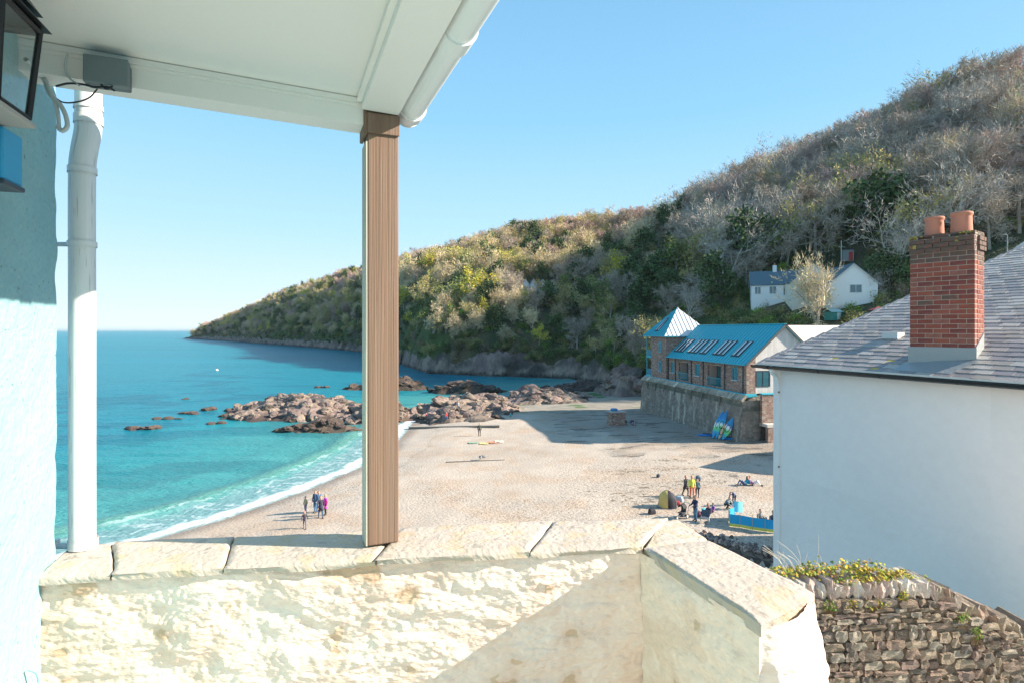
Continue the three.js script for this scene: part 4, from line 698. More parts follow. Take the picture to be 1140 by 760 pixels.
{ // long low building behind with a pale roof
  const G = group('shed_building', [47, 0, -92], .2); tag(G, 'long low building with a pale cream roof behind the boathouse gable', 'building');
  mesh('roof_slope', slab([V(-10, 11.8, 5), V(14, 11.8, 5), V(14, 15.7, 0), V(-10, 15.7, 0)], V(0, .8, .6).normalize(), .2), mat([.62, .56, .48], .85, { bumpMap: rep(T_mid, .3), bumpScale: .05 }), G);
  mesh('roof_slope', slab([V(14, 11.8, -5), V(-10, 11.8, -5), V(-10, 15.7, 0), V(14, 15.7, 0)], V(0, .8, -.6).normalize(), .2), mat([.62, .56, .48], .85), G);
  mesh('wall', boxUV(new THREE.BoxGeometry(23, 9, 9).translate(2, 7.4, 0)), mat([.6, .57, .52], .85), G);
}
{ // kayaks against the sea wall
  const kay = (L, w, pal) => {
    const g = new THREE.SphereGeometry(1, 28, 20), p = g.attributes.position;
    for (let i = 0; i < p.count; i++) { const t = p.getY(i), k = Math.sqrt(Math.max(0, 1 - t * t)), f = k > 1e-4 ? (1 - Math.pow(Math.abs(t), 2.2)) / k : 0; p.setXYZ(i, p.getX(i) * f * w / 2, t * L / 2 + L / 2, p.getZ(i) * f * .17 + .12 * t * t); }
    g.computeVertexNormals();
    return tint(g, (x, y, z, o) => { const t = y / L + .06 * (vn(x * 6, y * 3, 2) - .5); let k = 0; while (k < pal.length - 1 && t > pal[k][0]) k++; o[0] = pal[k][1]; o[1] = pal[k][2]; o[2] = pal[k][3]; });
  };
  const M_k = new THREE.MeshStandardMaterial({ vertexColors: true, roughness: .35, side: THREE.DoubleSide });
  const blue = [.02, .22, .50], pal1 = [[.22, .02, .34, .62], [.32, .10, .55, .42], [.42, .12, .62, .16], [.52, .75, .82, .80], [.66, .04, .40, .66], [1, ...blue]], pal2 = [[.2, .04, .36, .50], [.34, .10, .60, .26], [.48, .16, .66, .20], [.58, .80, .84, .80], [1, .03, .24, .50]], pal3 = [[1, .62, .40, .24]], pal4 = [[1, .02, .20, .52]];
  const put = (px, py, L, w, pal, lean, roll, label, turn = 1.35) => {
    const p = beachHit(px, py), G = group('kayak', [p.x, p.y + .05, p.z]); tag(G, label, 'kayak', 'kayaks at the sea wall');
    const h = mesh('hull', kay(L, w, pal), M_k, G); const ck = mesh('cockpit', new THREE.TorusGeometry(.3, .04, 6, 20).scale(.75, 1.5, 1).translate(0, L * .5, .15), M_dark, G);
    G.rotation.order = 'YXZ'; G.rotation.set(-lean, -turn, roll); return G;
  };
  put(793.5, 488, 3.6, .8, pal1, .30, -.32, 'blue kayak with a lime and white middle, tallest of those leaning', .5);
  put(797.5, 489, 3.7, .75, pal1, .28, -.30, 'blue kayak leaning just behind the tallest one', .5);
  put(804.5, 490, 3.0, .85, pal2, .3, -.38, 'green and blue kayak leaning against the wall, nearer the yard', .5);
  put(800, 490, 2.2, .4, pal3, .35, -.32, 'tan plank-like board leaning between the kayaks', .5);
  const lay = (px, py, label) => { const p = beachHit(px, py), G = group('kayak', [p.x, p.y + .12, p.z], 1.3); tag(G, label, 'kayak', 'kayaks at the sea wall'); mesh('hull', kay(2.6, .8, pal4).translate(0, -1.3, 0).rotateX(Math.PI / 2), M_k, G); mesh('cockpit', new THREE.TorusGeometry(.3, .04, 6, 20).scale(.75, 1.5, 1).rotateX(-Math.PI / 2).translate(0, .16, 0), M_dark, G); };
  lay(787, 485, 'blue kayak lying at the foot of the wall left of the leaning ones'); lay(812, 489, 'blue kayak lying at the foot of the wall nearer the yard wall');
}
// ------------------------------------------------------------------ neighbouring white house, slate roof and brick chimney
const HA = Math.atan2(251, FOC);                       // its eave runs towards this vanishing point
{
  // own axes: origin below the far-left corner; x uphill of the eave (inland), z towards us along the eave
  const cz = 12.1, C0 = V((862 - 570) / FOC * cz, 0, -cz), H = group('white_house', C0.toArray(), HA);
  tag(H, 'white rendered house with slate roof and red brick chimney beside the porch', 'house');
  const ye = EYE - .74, Lw = 4.9, D = 13.6;
  const M_rend = new THREE.MeshStandardMaterial({ map: tex(512, 512, (u, v, o) => { const n = fbm(u * 4, v * 4, 2, 5), f = fbm(u * 40, v * 40, 5, 3), k = lerp(.95, 1.03, n) * lerp(.97, 1.02, f); o[0] = .88 * k; o[1] = .79 * k; o[2] = .75 * k; }), roughness: .85, bumpMap: rep(T_fine, 1.2), bumpScale: .006, side: THREE.DoubleSide });
  mesh('wall', boxUV(new THREE.BoxGeometry(D, ye - 2.02, Lw).translate(D / 2, (ye + 1.98) / 2, Lw / 2), .25), M_rend, H);
  mesh('corner_strip', [box(.03, ye - 2.05, .16, -.0145, (ye + 1.9) / 2, .09)], M_rend, H);
  mesh('soffit', box(.26, .03, Lw + .3, -.12, ye + .02, Lw / 2 - .1), mat([.72, .68, .62], .8), H);
  mesh('downpipe_outlet', [tube([V(-.2, ye - .0, .12), V(-.2, ye - .12, .12), V(-.09, ye - .25, .15), V(-.06, ye - .36, .16)], .035, 20, 10)], M_pvc, H);
  for (const y of [.55, 2.1]) mesh('wall_bolt', new THREE.SphereGeometry(.022, 8, 6).translate(-.035, ye - y, .16), mat([.3, .18, .1], .8), H);
  // roof: 35 degree slope with a hip at the far end
  const tp = Math.tan(22 * Math.PI / 180), VE = .22, RS = 7, roof = sub('roof', H), e0 = -.18, y00 = ye + .10 + e0 * tp;
  const RP = (s, z, up = 0) => V(e0 + s, y00 + s * tp, z).addScaledVector(V(-tp, 1, 0).normalize(), up);       // s: plan distance up from the eave
  const hz = -.18;                                         // z of the hip foot
  mesh('roof_deck', [slab([RP(0, hz), RP(0, Lw), RP(RS, Lw), RP(RS, hz + VE * RS)], V(-tp, 1, 0).normalize(), .12)], mat([.12, .115, .13], .9), roof);
  mesh('hip_end', [slab([RP(0, hz, -.02), RP(RS, hz + VE * RS, -.02), V(e0 + 2 * RS, y00, hz)], V(0, 0, -1), .12)], mat([.22, .21, .24], .8), roof);
  mesh('far_slope', [slab([RP(RS, hz + VE * RS), RP(RS, Lw), V(e0 + 2 * RS, y00, Lw), V(e0 + 2 * RS, y00, hz)], V(tp, 1, 0).normalize(), .12)], mat([.22, .21, .24], .8), roof);
  // slates: real overlapping pieces, the largest 300 as pieces of their own
  const r = rng(77), cw = .17, wS = .27, list = [];
  const slateM = [[.34, .30, .285], [.28, .25, .245], [.39, .345, .32], [.30, .26, .26], [.47, .42, .38], [.35, .305, .27]].map(c => new THREE.MeshStandardMaterial({ color: rgb(...c), roughness: .5, side: THREE.DoubleSide, bumpMap: T_fine, bumpScale: .003, map: tex(128, 128, (u, v, o) => { const n = fbm(u * 5, v * 5, c[0] * 99, 4), li = sst(.68, .8, fbm(u * 9, v * 9, c[1] * 77, 3)); o[0] = lerp(lerp(.78, 1, n), .95, li); o[1] = lerp(lerp(.78, 1, n), .93, li); o[2] = lerp(lerp(.78, 1, n), .8, li); }) }));
  const lichen = new THREE.MeshStandardMaterial({ map: tex(128, 128, (u, v, o) => { const n = sst(.48, .58, fbm(u * 5, v * 5, 3, 4)); o[0] = lerp(.30, .55, n); o[1] = lerp(.28, .40, n); o[2] = lerp(.30, .08, n); }), roughness: .85, side: THREE.DoubleSide });
  const sg = [0, 1, 2].map(k => { const g = new THREE.BoxGeometry(.3, .015, wS - .009, 1, 1, 3), p = g.attributes.position; for (let i = 0; i < p.count; i++) { const z = p.getZ(i); if (p.getX(i) < 0) p.setX(i, p.getX(i) + (h3(Math.round(z * 50), k, 4) - .5) * .018); } g.computeVertexNormals(); return g; });
  const sl = Math.atan(tp), rows = Math.floor(RS / Math.cos(sl) / cw);
  for (let j = 0; j < rows; j++) { const s = (j + .55) * cw * Math.cos(sl), z0 = hz + VE * s - .02; for (let z = z0 + wS / 2 - (j % 2 ? wS / 2 : 0); z < Lw - .05; z += wS) { if (z + wS / 2 < z0 + .06) continue; list.push([s, Math.max(z, z0 + .09), r(), r(), r()]); } }
  const chz0 = 2.72, chz1 = 3.42, chx = .16;                // chimney footprint along the eave and its face
  const dist = l => { const p = RP(l[0], l[1]).applyAxisAngle(V(0, 1, 0), HA).add(C0); return -p.z; };
  const px = l => { const p = RP(l[0], l[1]).applyAxisAngle(V(0, 1, 0), HA).add(C0); return 570 + FOC * p.x / -p.z; };
  const inC = l => l[1] > chz0 + .05 && l[1] < chz1 - .02 && l[0] > .2 && l[0] < .95;
  const use = list.filter(l => !inC(l)), order = [...use].sort((a, b) => (px(a) > 1150) - (px(b) > 1150) || dist(a) - dist(b)), own = new Set(order.slice(0, 300)), rest = [];
  for (const l of use) {
    const q = RP(l[0], l[1], .016 + .004 * l[2]), li = l[1] > 1.2 && l[1] < 3 && l[0] < .7 && l[3] > .72, g = sg[Math.floor(l[3] * 2.99)];
    const e = new THREE.Euler((l[4] - .5) * .012, (l[2] - .5) * .02, sl - .05 + (l[3] - .5) * .016);
    if (own.has(l)) { const m = mesh('slate', g, li ? lichen : slateM[Math.floor(l[2] * 5.99)], roof); m.position.copy(q); m.rotation.copy(e); }
    else { const G = g.clone().applyMatrix4(new THREE.Matrix4().compose(q, new THREE.Quaternion().setFromEuler(e), V(1, 1, 1))); (rest[Math.floor(l[2] * 2.99)] ??= []).push(G); }
  }
  rest.forEach((g, i) => { if (g) stuff(mesh('slate_field', g, slateM[i * 2], roof)); });
  { // hip slates
    const n = 26; for (let k = 0; k < n; k++) { const s = k / n * 6.8 + .1, a = RP(s, hz + VE * s, .03); const m = mesh('hip_slate', sg[k % 3], slateM[k % 4], roof); m.position.copy(a).add(V(.02, 0, -.04)); m.rotation.set(-.08, 0, sl); m.scale.set(1, 1, .5); }
  }
  mesh('ridge_tile', rod(RP(RS, hz + VE * RS, .02), RP(RS, Lw, .02), .07), mat([.3, .29, .32], .8), roof);
  mesh('roof_vent', box(.2, .12, .3, 0, 0, 0).translate(...RP(1.35, 1.75, .06).toArray()), mat([.62, .62, .6], .5), roof);
  // black gutter
  const gs = new THREE.Shape(); gs.absarc(0, 0, .065, Math.PI, 2 * Math.PI, false); gs.lineTo(.058, 0); gs.absarc(0, 0, .058, 2 * Math.PI, Math.PI, true); gs.closePath();
  const M_gut = mat([.014, .016, .018], .35);
  const gy = y00 - .03; mesh('gutter', [new THREE.ExtrudeGeometry(gs, { depth: Lw + .4, bevelEnabled: false, curveSegments: 14 }).translate(e0 - .05, gy, -.36)], M_gut, H);
  mesh('gutter_board', box(.03, .1, Lw + .3, e0 + .035, gy + .015, Lw / 2 - .1), M_gut, H);
  for (const z of [.1, 1.3, 2.5, 3.7, 4.9]) mesh('gutter_clip', new THREE.TorusGeometry(.068, .008, 6, 16, Math.PI).rotateZ(Math.PI).translate(e0 - .05, gy, z), M_gut, H);
  // chimney
  const ch = sub('chimney', H); ch.position.set(chx, 0, chz0); ch.rotation.y = .27;
  const X = 0, C0z = 0, C1z = .885, cd = .46, yb = ye + .37, yt = EYE + 1.52, rows2 = Math.round((yt - yb) / .077), cwz = C1z - C0z;
  mesh('mortar_core', box(cd - .016, yt - yb + .3, cwz - .016, X + cd / 2, (yt + yb) / 2 - .16, (C0z + C1z) / 2), mat([.42, .33, .28], .95, { bumpMap: rep(T_fine, 4), bumpScale: .004 }), ch);
  const brickT = (c, moss) => new THREE.MeshStandardMaterial({ map: tex(128, 64, (u, v, o) => { const n = fbm(u * 6, v * 3, c[0] * 50, 4), f = fbm(u * 30, v * 15, c[1] * 50, 2), k = lerp(.7, 1.15, n) * lerp(.85, 1.1, f); const m = moss ? sst(.46, .56, fbm(u * 4 + moss, v * 3, 9, 4)) : 0; const a = moss === 2 ? [.12, .08, .06] : [.34, .26, .07]; for (let i = 0; i < 3; i++) o[i] = lerp(c[i] * k, a[i], m); }), roughness: .88, bumpMap: T_mid, bumpScale: .004, side: THREE.DoubleSide });
  const bm = [[.29, .078, .05], [.33, .095, .06], [.25, .066, .046], [.30, .11, .08], [.22, .062, .05]].map(c => brickT(c, 0)), bDark = [[.22, .085, .065], [.25, .085, .06], [.19, .08, .06]].map(c => brickT(c, 2)), bMoss = brickT([.26, .10, .07], 1);
  const bS = rbox(.105, .066, .212, 0, 0, 0, .005), bH = rbox(.212, .066, .102, 0, 0, 0, .005);
  const put = (g, m, x, y, z, sx = 1, sz = 1) => { const o = mesh('brick', g, m, ch); o.position.set(x, y, z); o.scale.set(sx, 1, sz); };
  for (let j = 0; j < rows2; j++) {
    const y = yb + (j + .5) * .077, fromTop = rows2 - 1 - j, out = fromTop < 4 && fromTop >= 0 ? (fromTop < 1 ? .0 : .028) : 0, n = 4, w = cwz / n;
    const sel = (edge) => fromTop < 6 ? (edge && fromTop < 3 && r() < .35 ? bMoss : bDark[Math.floor(r() * 3)]) : (r() < .015 ? bDark[1] : bm[Math.floor(r() * 5)]);
    const half = j % 2; // front (facing us across the eave)
    if (half) { for (let k = 0; k < n; k++) put(bS, sel(k === 0 || k >= n - 1), X + .0525 - out, y, C0z + (k + .5) * w, 1, (w - .011) / .212); }
    else { put(bS, sel(true), X + .0525 - out, y, C0z + w * .25, 1, (w / 2 - .011) / .212); for (let k = 0; k < n - 1; k++) put(bS, sel(k >= n - 2), X + .0525 - out, y, C0z + (k + 1) * w, 1, (w - .011) / .212); put(bS, sel(true), X + .0525 - out, y, C1z - w * .25, 1, (w / 2 - .011) / .212); }
    // near end
    const e = C1z - .051 + out; if (half) { put(bH, sel(r() < .3), X + .11 + .13, y, e, 1); put(bH, sel(0), X + .11 + .30, y, e, .5); } else { put(bH, sel(0), X + .11 + .06, y, e, .5); put(bH, sel(0), X + .11 + .24, y, e, 1); }
    put(bH, sel(true), X + .11 + .12, y, C0z + .051 - out, 1); put(bH, sel(true), X + cd - .06, y, C0z + .051 - out, .5);
  }
  mesh('flaunching', slab([V(X, yt + .001, C0z), V(X, yt + .001, C1z), V(X + cd, yt + .001, C1z), V(X + cd, yt + .001, C0z)], V(0, 1, 0), .03), mat([.30, .28, .22], .95), ch);
  const prof = [[.125, 0], [.128, .02], [.118, .06], [.112, .22], [.113, .24], [.124, .25], [.126, .275], [.118, .285], [.10, .285], [.096, .2], [.095, .02]].map(p => new THREE.Vector2(...p));
  const M_pot = new THREE.MeshStandardMaterial({ map: tex(256, 128, (u, v, o) => { const n = fbm(u * 6, v * 5, 3, 4), k = lerp(.82, 1.1, n); o[0] = .56 * k; o[1] = .215 * k; o[2] = .135 * k; const s = sst(.62, .75, fbm(u * 8, v * 3, 8, 3)) * .3; for (let i = 0; i < 3; i++) o[i] = lerp(o[i], [.2, .1, .07][i], s); }), roughness: .8, side: THREE.DoubleSide });
  for (const [z, s] of [[C0z + .28, 1.15], [C0z + .65, 1.22]]) { const p = mesh('chimney_pot', new THREE.LatheGeometry(prof, 32), M_pot, ch); p.position.set(X + cd / 2, yt + .002, z); p.scale.set(s, s * 1.03, s); }
  { // moss tufts on the top corners
    const rr = rng(5), l = []; for (let k = 0; k < 40; k++) { const a = rr() < .6 ? [X - .02 + rr() * .1, C1z - .3 + rr() * .3] : [X + rr() * .1, C0z + rr() * .22]; l.push(new THREE.IcosahedronGeometry(.012 + rr() * .022, 1).scale(1, .7, 1).translate(a[0], yt + .004 + rr() * .012 - (rr() < .4 ? rr() * .2 : 0), a[1])); }
    stuff(mesh('moss', l, mat([.27, .22, .06], 1), ch));
  }
  const M_lead = mat([.32, .34, .34], .5, { metalness: .25, bumpMap: rep(T_mid, 2), bumpScale: .006 });
  mesh('lead_flashing', [slab([V(-.014, yb + .09, -.02), V(-.014, yb + .09, C1z + .02), V(-.014, yb - .3, C1z + .02), V(-.014, yb - .3, -.02)].reverse(), V(-1, 0, 0), .012), slab([V(-.01, yb + .09, C1z + .013), V(.4, yb + .32, C1z + .013), V(.4, yb - .1, C1z + .013), V(-.01, yb - .3, C1z + .013)], V(0, 0, 1), .012)], M_lead, ch);
  mesh('lead_apron', slab([RP(.04, chz0 - .08, .035), RP(.04, chz1 + .12, .035), RP(.5, chz1 + .25, .035), RP(.42, chz0 - .05, .035)], V(-tp, 1, 0).normalize(), .008), M_lead, roof);
}
// ------------------------------------------------------------------ cottages and gardens on the slope behind
const M_wash = mat([.80, .80, .78], .85, { bumpMap: rep(T_mid, .5), bumpScale: .02 }), M_slateFar = mat([.10, .16, .19], .7, { bumpMap: rep(T_fine, 1), bumpScale: .02 });
function cottage(label, p, turn, L, W, he, hr, opts = {}) { // gable ends on x = +-L/2
  const G = group('cottage', p.toArray(), turn); tag(G, label, 'house');
  mesh('wall', [boxUV(new THREE.BoxGeometry(L, he + (opts.deep || 3), W).translate(0, he / 2 - (opts.deep || 3) / 2, 0)), ...[-1, 1].map(s => slab([V(s * L / 2 * .998, he, -W / 2), V(s * L / 2 * .998, he, W / 2), V(s * L / 2 * .998, hr - .1, 0)], V(s, 0, 0), .2))], opts.wall || M_wash, G);
  const o = .3; for (const s of [-1, 1]) mesh('roof_slope', slab([V(-L / 2 - o, he - o * (hr - he) / (W / 2) + .1, s * (W / 2 + o)), V(L / 2 + o, he - o * (hr - he) / (W / 2) + .1, s * (W / 2 + o)), V(L / 2 + o, hr + .1, 0), V(-L / 2 - o, hr + .1, 0)], V(0, W / 2, s * (hr - he)).normalize(), .14), opts.roof || M_slateFar, G);
  for (const s of [-1, 1]) mesh('bargeboard', [-1, 1].map(q => slab([V(s * (L / 2 + o), he - o * (hr - he) / (W / 2) + .08, q * (W / 2 + o)), V(s * (L / 2 + o), hr + .06, 0), V(s * (L / 2 + o), hr - .2, 0), V(s * (L / 2 + o), he - o * (hr - he) / (W / 2) - .18, q * (W / 2 + o))], V(s, 0, 0), .05)), mat([.78, .78, .76], .7), G);
  for (const [face, u, v, w, h] of opts.win || []) { // face: 'f' long side towards +z, 'g' gable +x, 'h' gable -x
    const q = face === 'f' ? [V(u, v, W / 2), 0] : face === 'g' ? [V(L / 2, v, u), Math.PI / 2] : [V(-L / 2, v, u), -Math.PI / 2], wd = sub('window', G); wd.position.copy(q[0]); wd.rotation.y = q[1];
    mesh('frame', [box(w + .2, .1, .1, 0, -h / 2, .03), box(w + .2, .1, .1, 0, h / 2, .03), box(.1, h, .1, -w / 2, 0, .031), box(.1, h, .1, w / 2, 0, .031), box(.07, h, .08, 0, 0, .03)], mat([.75, .77, .77], .6), wd);
    mesh('pane', box(w, h, .04, 0, 0, .02), M_pane, wd);
  }
  for (const [x, z] of opts.stacks || []) { const c = sub('chimney', G); mesh('stack', box(.8, 2, .6, x, hr + .3, z), M_wash, c); mesh('pot', new THREE.CylinderGeometry(.14, .17, .5, 10).translate(x, hr + 1.55, z), mat([.5, .22, .14], .8), c); }
  return G;
}
const onHill = (px, z) => { const x = (px - 570) / FOC * z; return V(x, hillY(px, z), -z); };
{
  const hh = (px, py, z) => hillHit(px, py) || at(px, py, z);
  const a = hh(866, 331, 126); cottage('long white cottage with dark slate roof up the slope behind the boathouse', a, -.35, 11, 6.5, 2.7, 5.7, { win: [['f', -4.2, 1.4, 1.2, 1.6], ['f', -1.2, 1.4, 1.4, 1.6], ['f', 1.2, 1.2, .7, 2.0], ['f', 3.6, 1.4, 1.4, 1.6]], stacks: [[-.6, 0]] });
  const b = hh(899, 331, 122); cottage('cream gabled cottage joined between the two white cottages', b, -1.75, 9, 8.5, 3.0, 6.5, { wall: mat([.74, .70, .60], .85), win: [['g', -1.2, 2.2, 1.6, 1.4], ['g', 2.0, 2.2, 1.4, 1.4]] });
  const c = hh(938, 331, 121); cottage('white gabled cottage with blue-grey windows nearest the brick chimney', c, -1.7, 10, 8.8, 2.6, 6.3, { win: [['g', -.4, 1.4, 2.2, 1.6]] });
  for (const q of [a, b, c]) { clear.push([q.x, -q.z, 8]); clear.push([q.x * .93, -q.z * .93, 7]); clear.push([q.x * .86, -q.z * .86, 6]); }
  // terrace far off in the trees
  for (const [px, dz, lab] of [[584, 0, 'leftmost far white gable among the hillside trees'], [593, 2, 'far white gable next to the leftmost among the hillside trees'], [603, 0, 'far white gable, third in the row among the trees'], [615, 1, 'rightmost far white gable among the hillside trees']]) {
    const h = hillHit(px, 324) || at(px, 324, 260); cottage(lab, V(h.x, h.y + 1.2, h.z), -1.4, 5, 3.0, 1.6, 3.6, {}); clear.push([h.x, -h.z, 5]); clear.push([h.x * .96, -h.z * .96, 5.5]); clear.push([h.x * .925, -h.z * .925, 3.5]);
  }
  { // green garden shed
    const p = hh(928, 355, 100), G = group('garden_shed', p.toArray(), .3); tag(G, 'small green garden shed with a pale roof below the cottages', 'shed');
    mesh('wall', box(2.6, 1.6, 1.8, 0, .5, 0), mat([.05, .25, .22], .7), G); mesh('roof', [slab([V(-1.5, 1.3, 1.1), V(1.5, 1.3, 1.1), V(1.5, 1.85, 0), V(-1.5, 1.85, 0)], V(0, .9, .4).normalize(), .08), slab([V(1.5, 1.3, -1.1), V(-1.5, 1.3, -1.1), V(-1.5, 1.85, 0), V(1.5, 1.85, 0)], V(0, .9, -.4).normalize(), .08)], mat([.35, .55, .55], .6), G); mesh('door', box(.8, 1.3, .06, .4, .5, .93), mat([.6, .66, .64], .7), G);
  }
  { // dark red summerhouse
    const p = hh(978, 356, 96), G = group('summerhouse', p.toArray(), -.2); tag(G, 'dark red open summerhouse in the garden behind the slate roof', 'summerhouse');
    for (const [x, z] of [[-1.1, -.8], [1.1, -.8], [-1.1, .8], [1.1, .8], [0, .8]]) mesh('post', box(.14, 2, .14, x, .8, z), mat([.22, .03, .04], .7), G);
    mesh('roof', [new THREE.ConeGeometry(2, .7, 4).rotateY(Math.PI / 4).translate(0, 2.1, 0)], mat([.16, .03, .04], .7), G); mesh('panel', [box(2.2, .8, .06, 0, .2, -.8), box(.06, .8, 1.6, -1.1, .2, 0), box(.06, .8, 1.6, 1.1, .2, 0)], mat([.25, .035, .045], .7), G);
    clear.push([p.x, -p.z, 5]);
  }
  { // little hut with a red door, aerial pole, street lamp
    const p = hh(944, 291, 150), G = group('hut', p.toArray(), -.4); tag(G, 'tiny grey hut with a red door up in the trees', 'hut'); mesh('wall', box(2.2, 2.6, 2, 0, 1.2, 0), mat([.25, .28, .26], .8), G); mesh('door', box(.8, 2, .06, .5, 1.0, 1.02), mat([.45, .05, .04], .7), G); mesh('roof', box(2.6, .14, 2.4, 0, 2.57, 0), M_dark, G); clear.push([p.x, -p.z, 6]); clear.push([p.x * .92, -p.z * .92, 5]); clear.push([p.x * .85, -p.z * .85, 4]);
    const q = hh(937, 302, 118), P = group('utility_pole', [q.x, q.y - .3, q.z]); tag(P, 'pale wooden utility pole behind the white cottages', 'pole'); mesh('pole', rod(V(0, 0, 0), V(0, 7, 0), .13, .1), mat([.55, .52, .46], .9), P); mesh('crossarm', box(1.5, .12, .12, 0, 5.6, .12), mat([.45, .42, .38], .9), P);
    const s = hh(1122, 288, 60), S = group('street_lamp', [s.x, s.y - .3, s.z]); tag(S, 'grey street lamp on the slope beside the chimney', 'street lamp'); mesh('pole', rod(V(0, 0, 0), V(0, 4.7, 0), .11, .08), mat([.45, .46, .46], .6), S); mesh('lamp_head', [rbox(.6, .12, .2, -.45, 4.72, 0, .03), rod(V(0, 4.65, 0), V(-.3, 4.72, 0), .03)], mat([.6, .6, .6], .5), S);
  }
  { // house beyond the slate roof at the picture's edge
    const p = at(1150, 300, 30), G = cottage('house with a blue-grey roof and white gable behind the slate roof', V(p.x + 1.6, p.y - 5.6, p.z), HA - .1, 9, 9, 3, 5.2, { deep: 12, roof: mat([.12, .24, .30], .7) });
    const c = group('white_coping', [0, 0, 0]); tag(c, 'white sloping gable coping rising at the edge of the slate roof', 'coping');
    mesh('coping', slab([at(1094, 301, 14.6), at(1142, 268, 14.2), at(1150, 285, 14.2), at(1104, 303, 14.6)], V(-.3, .2, .9).normalize(), .25), mat([.80, .78, .74], .8), c);
    const w = group('white_railings', hh(1083, 292, 100).toArray()); tag(w, 'low white wall with pots behind the chimney', 'wall'); mesh('panel', rbox(4.2, 1.4, .3, 1, .5, 0, .03), mat([.78, .78, .76], .8), w); for (const x of [.5, 1.2]) mesh('pot', new THREE.CylinderGeometry(.26, .2, .8, 10).translate(x, 1.6, 0), mat([.5, .22, .14], .8), w);
  }
  { // house standing beside the top of the beach, hidden by the white house but shading the sand
    cottage('tall rendered house by the beach whose shadow falls across the sand', V(43, 2, -55), .15, 10, 11, 6.5, 10, { win: [['h', -2, 2, 1.2, 1.5], ['h', 2, 2, 1.2, 1.5], ['h', -2, 5, 1.2, 1.4], ['h', 2, 5, 1.2, 1.4]] });
  }
  // retaining terrace and its bushes between boathouse and cottages
  const r = rng(31), lab = ['dark green garden shrub on the bank', 'olive garden shrub on the bank', 'brown twiggy shrub on the bank', 'bright green garden shrub on the bank'];
  let n = 0; for (let i = 0; i < 420 && n < 170; i++) {
    const px = 700 + r() * 330, z = lerp(102, 124, r()) - (px < 740 ? -6 : 0), x = (px - 570) / FOC * z, q = r(), k = q < .3 ? 0 : q < .55 ? 1 : q < .68 ? 2 : 3;
    if ([a, b, c].some(h => Math.hypot(h.x - x, -h.z - z) < 6.5)) continue;
    const y = hillY(px, z); plantTree('shrub', k, x, z, lerp(.7, 1.35, r()), y - .2, r() * 6, lab[k] + ' between boathouse and cottages', 'shrubs on the garden bank'); n++;
  }
  const bt = hh(912, 366, 100); plantTree(2, 0, bt.x, -bt.z, 1.15, bt.y - .4, 1, 'pale sunlit bare tree standing in front of the cottages', 'garden trees', 'bare_tree', 1.35);
  const gt = hh(968, 332, 112); plantTree(7, 1, gt.x, -gt.z, .62, gt.y - 1, 2, 'slim grey bare tree in the garden beside the nearest white cottage', 'garden trees', 'bare_tree');
  const yt = at(686, 322, 200), yh = hillHit(686, 318); plantTree(5, 0, yh.x, -yh.z, 1.55, yh.y - .5, 1, 'large yellow-green tree glowing above the dark hollow', 'garden trees', 'leafy_tree'); clear.push([yh.x, -yh.z, 9]); clear.push([yh.x * .95, -yh.z * .95, 7]);
}
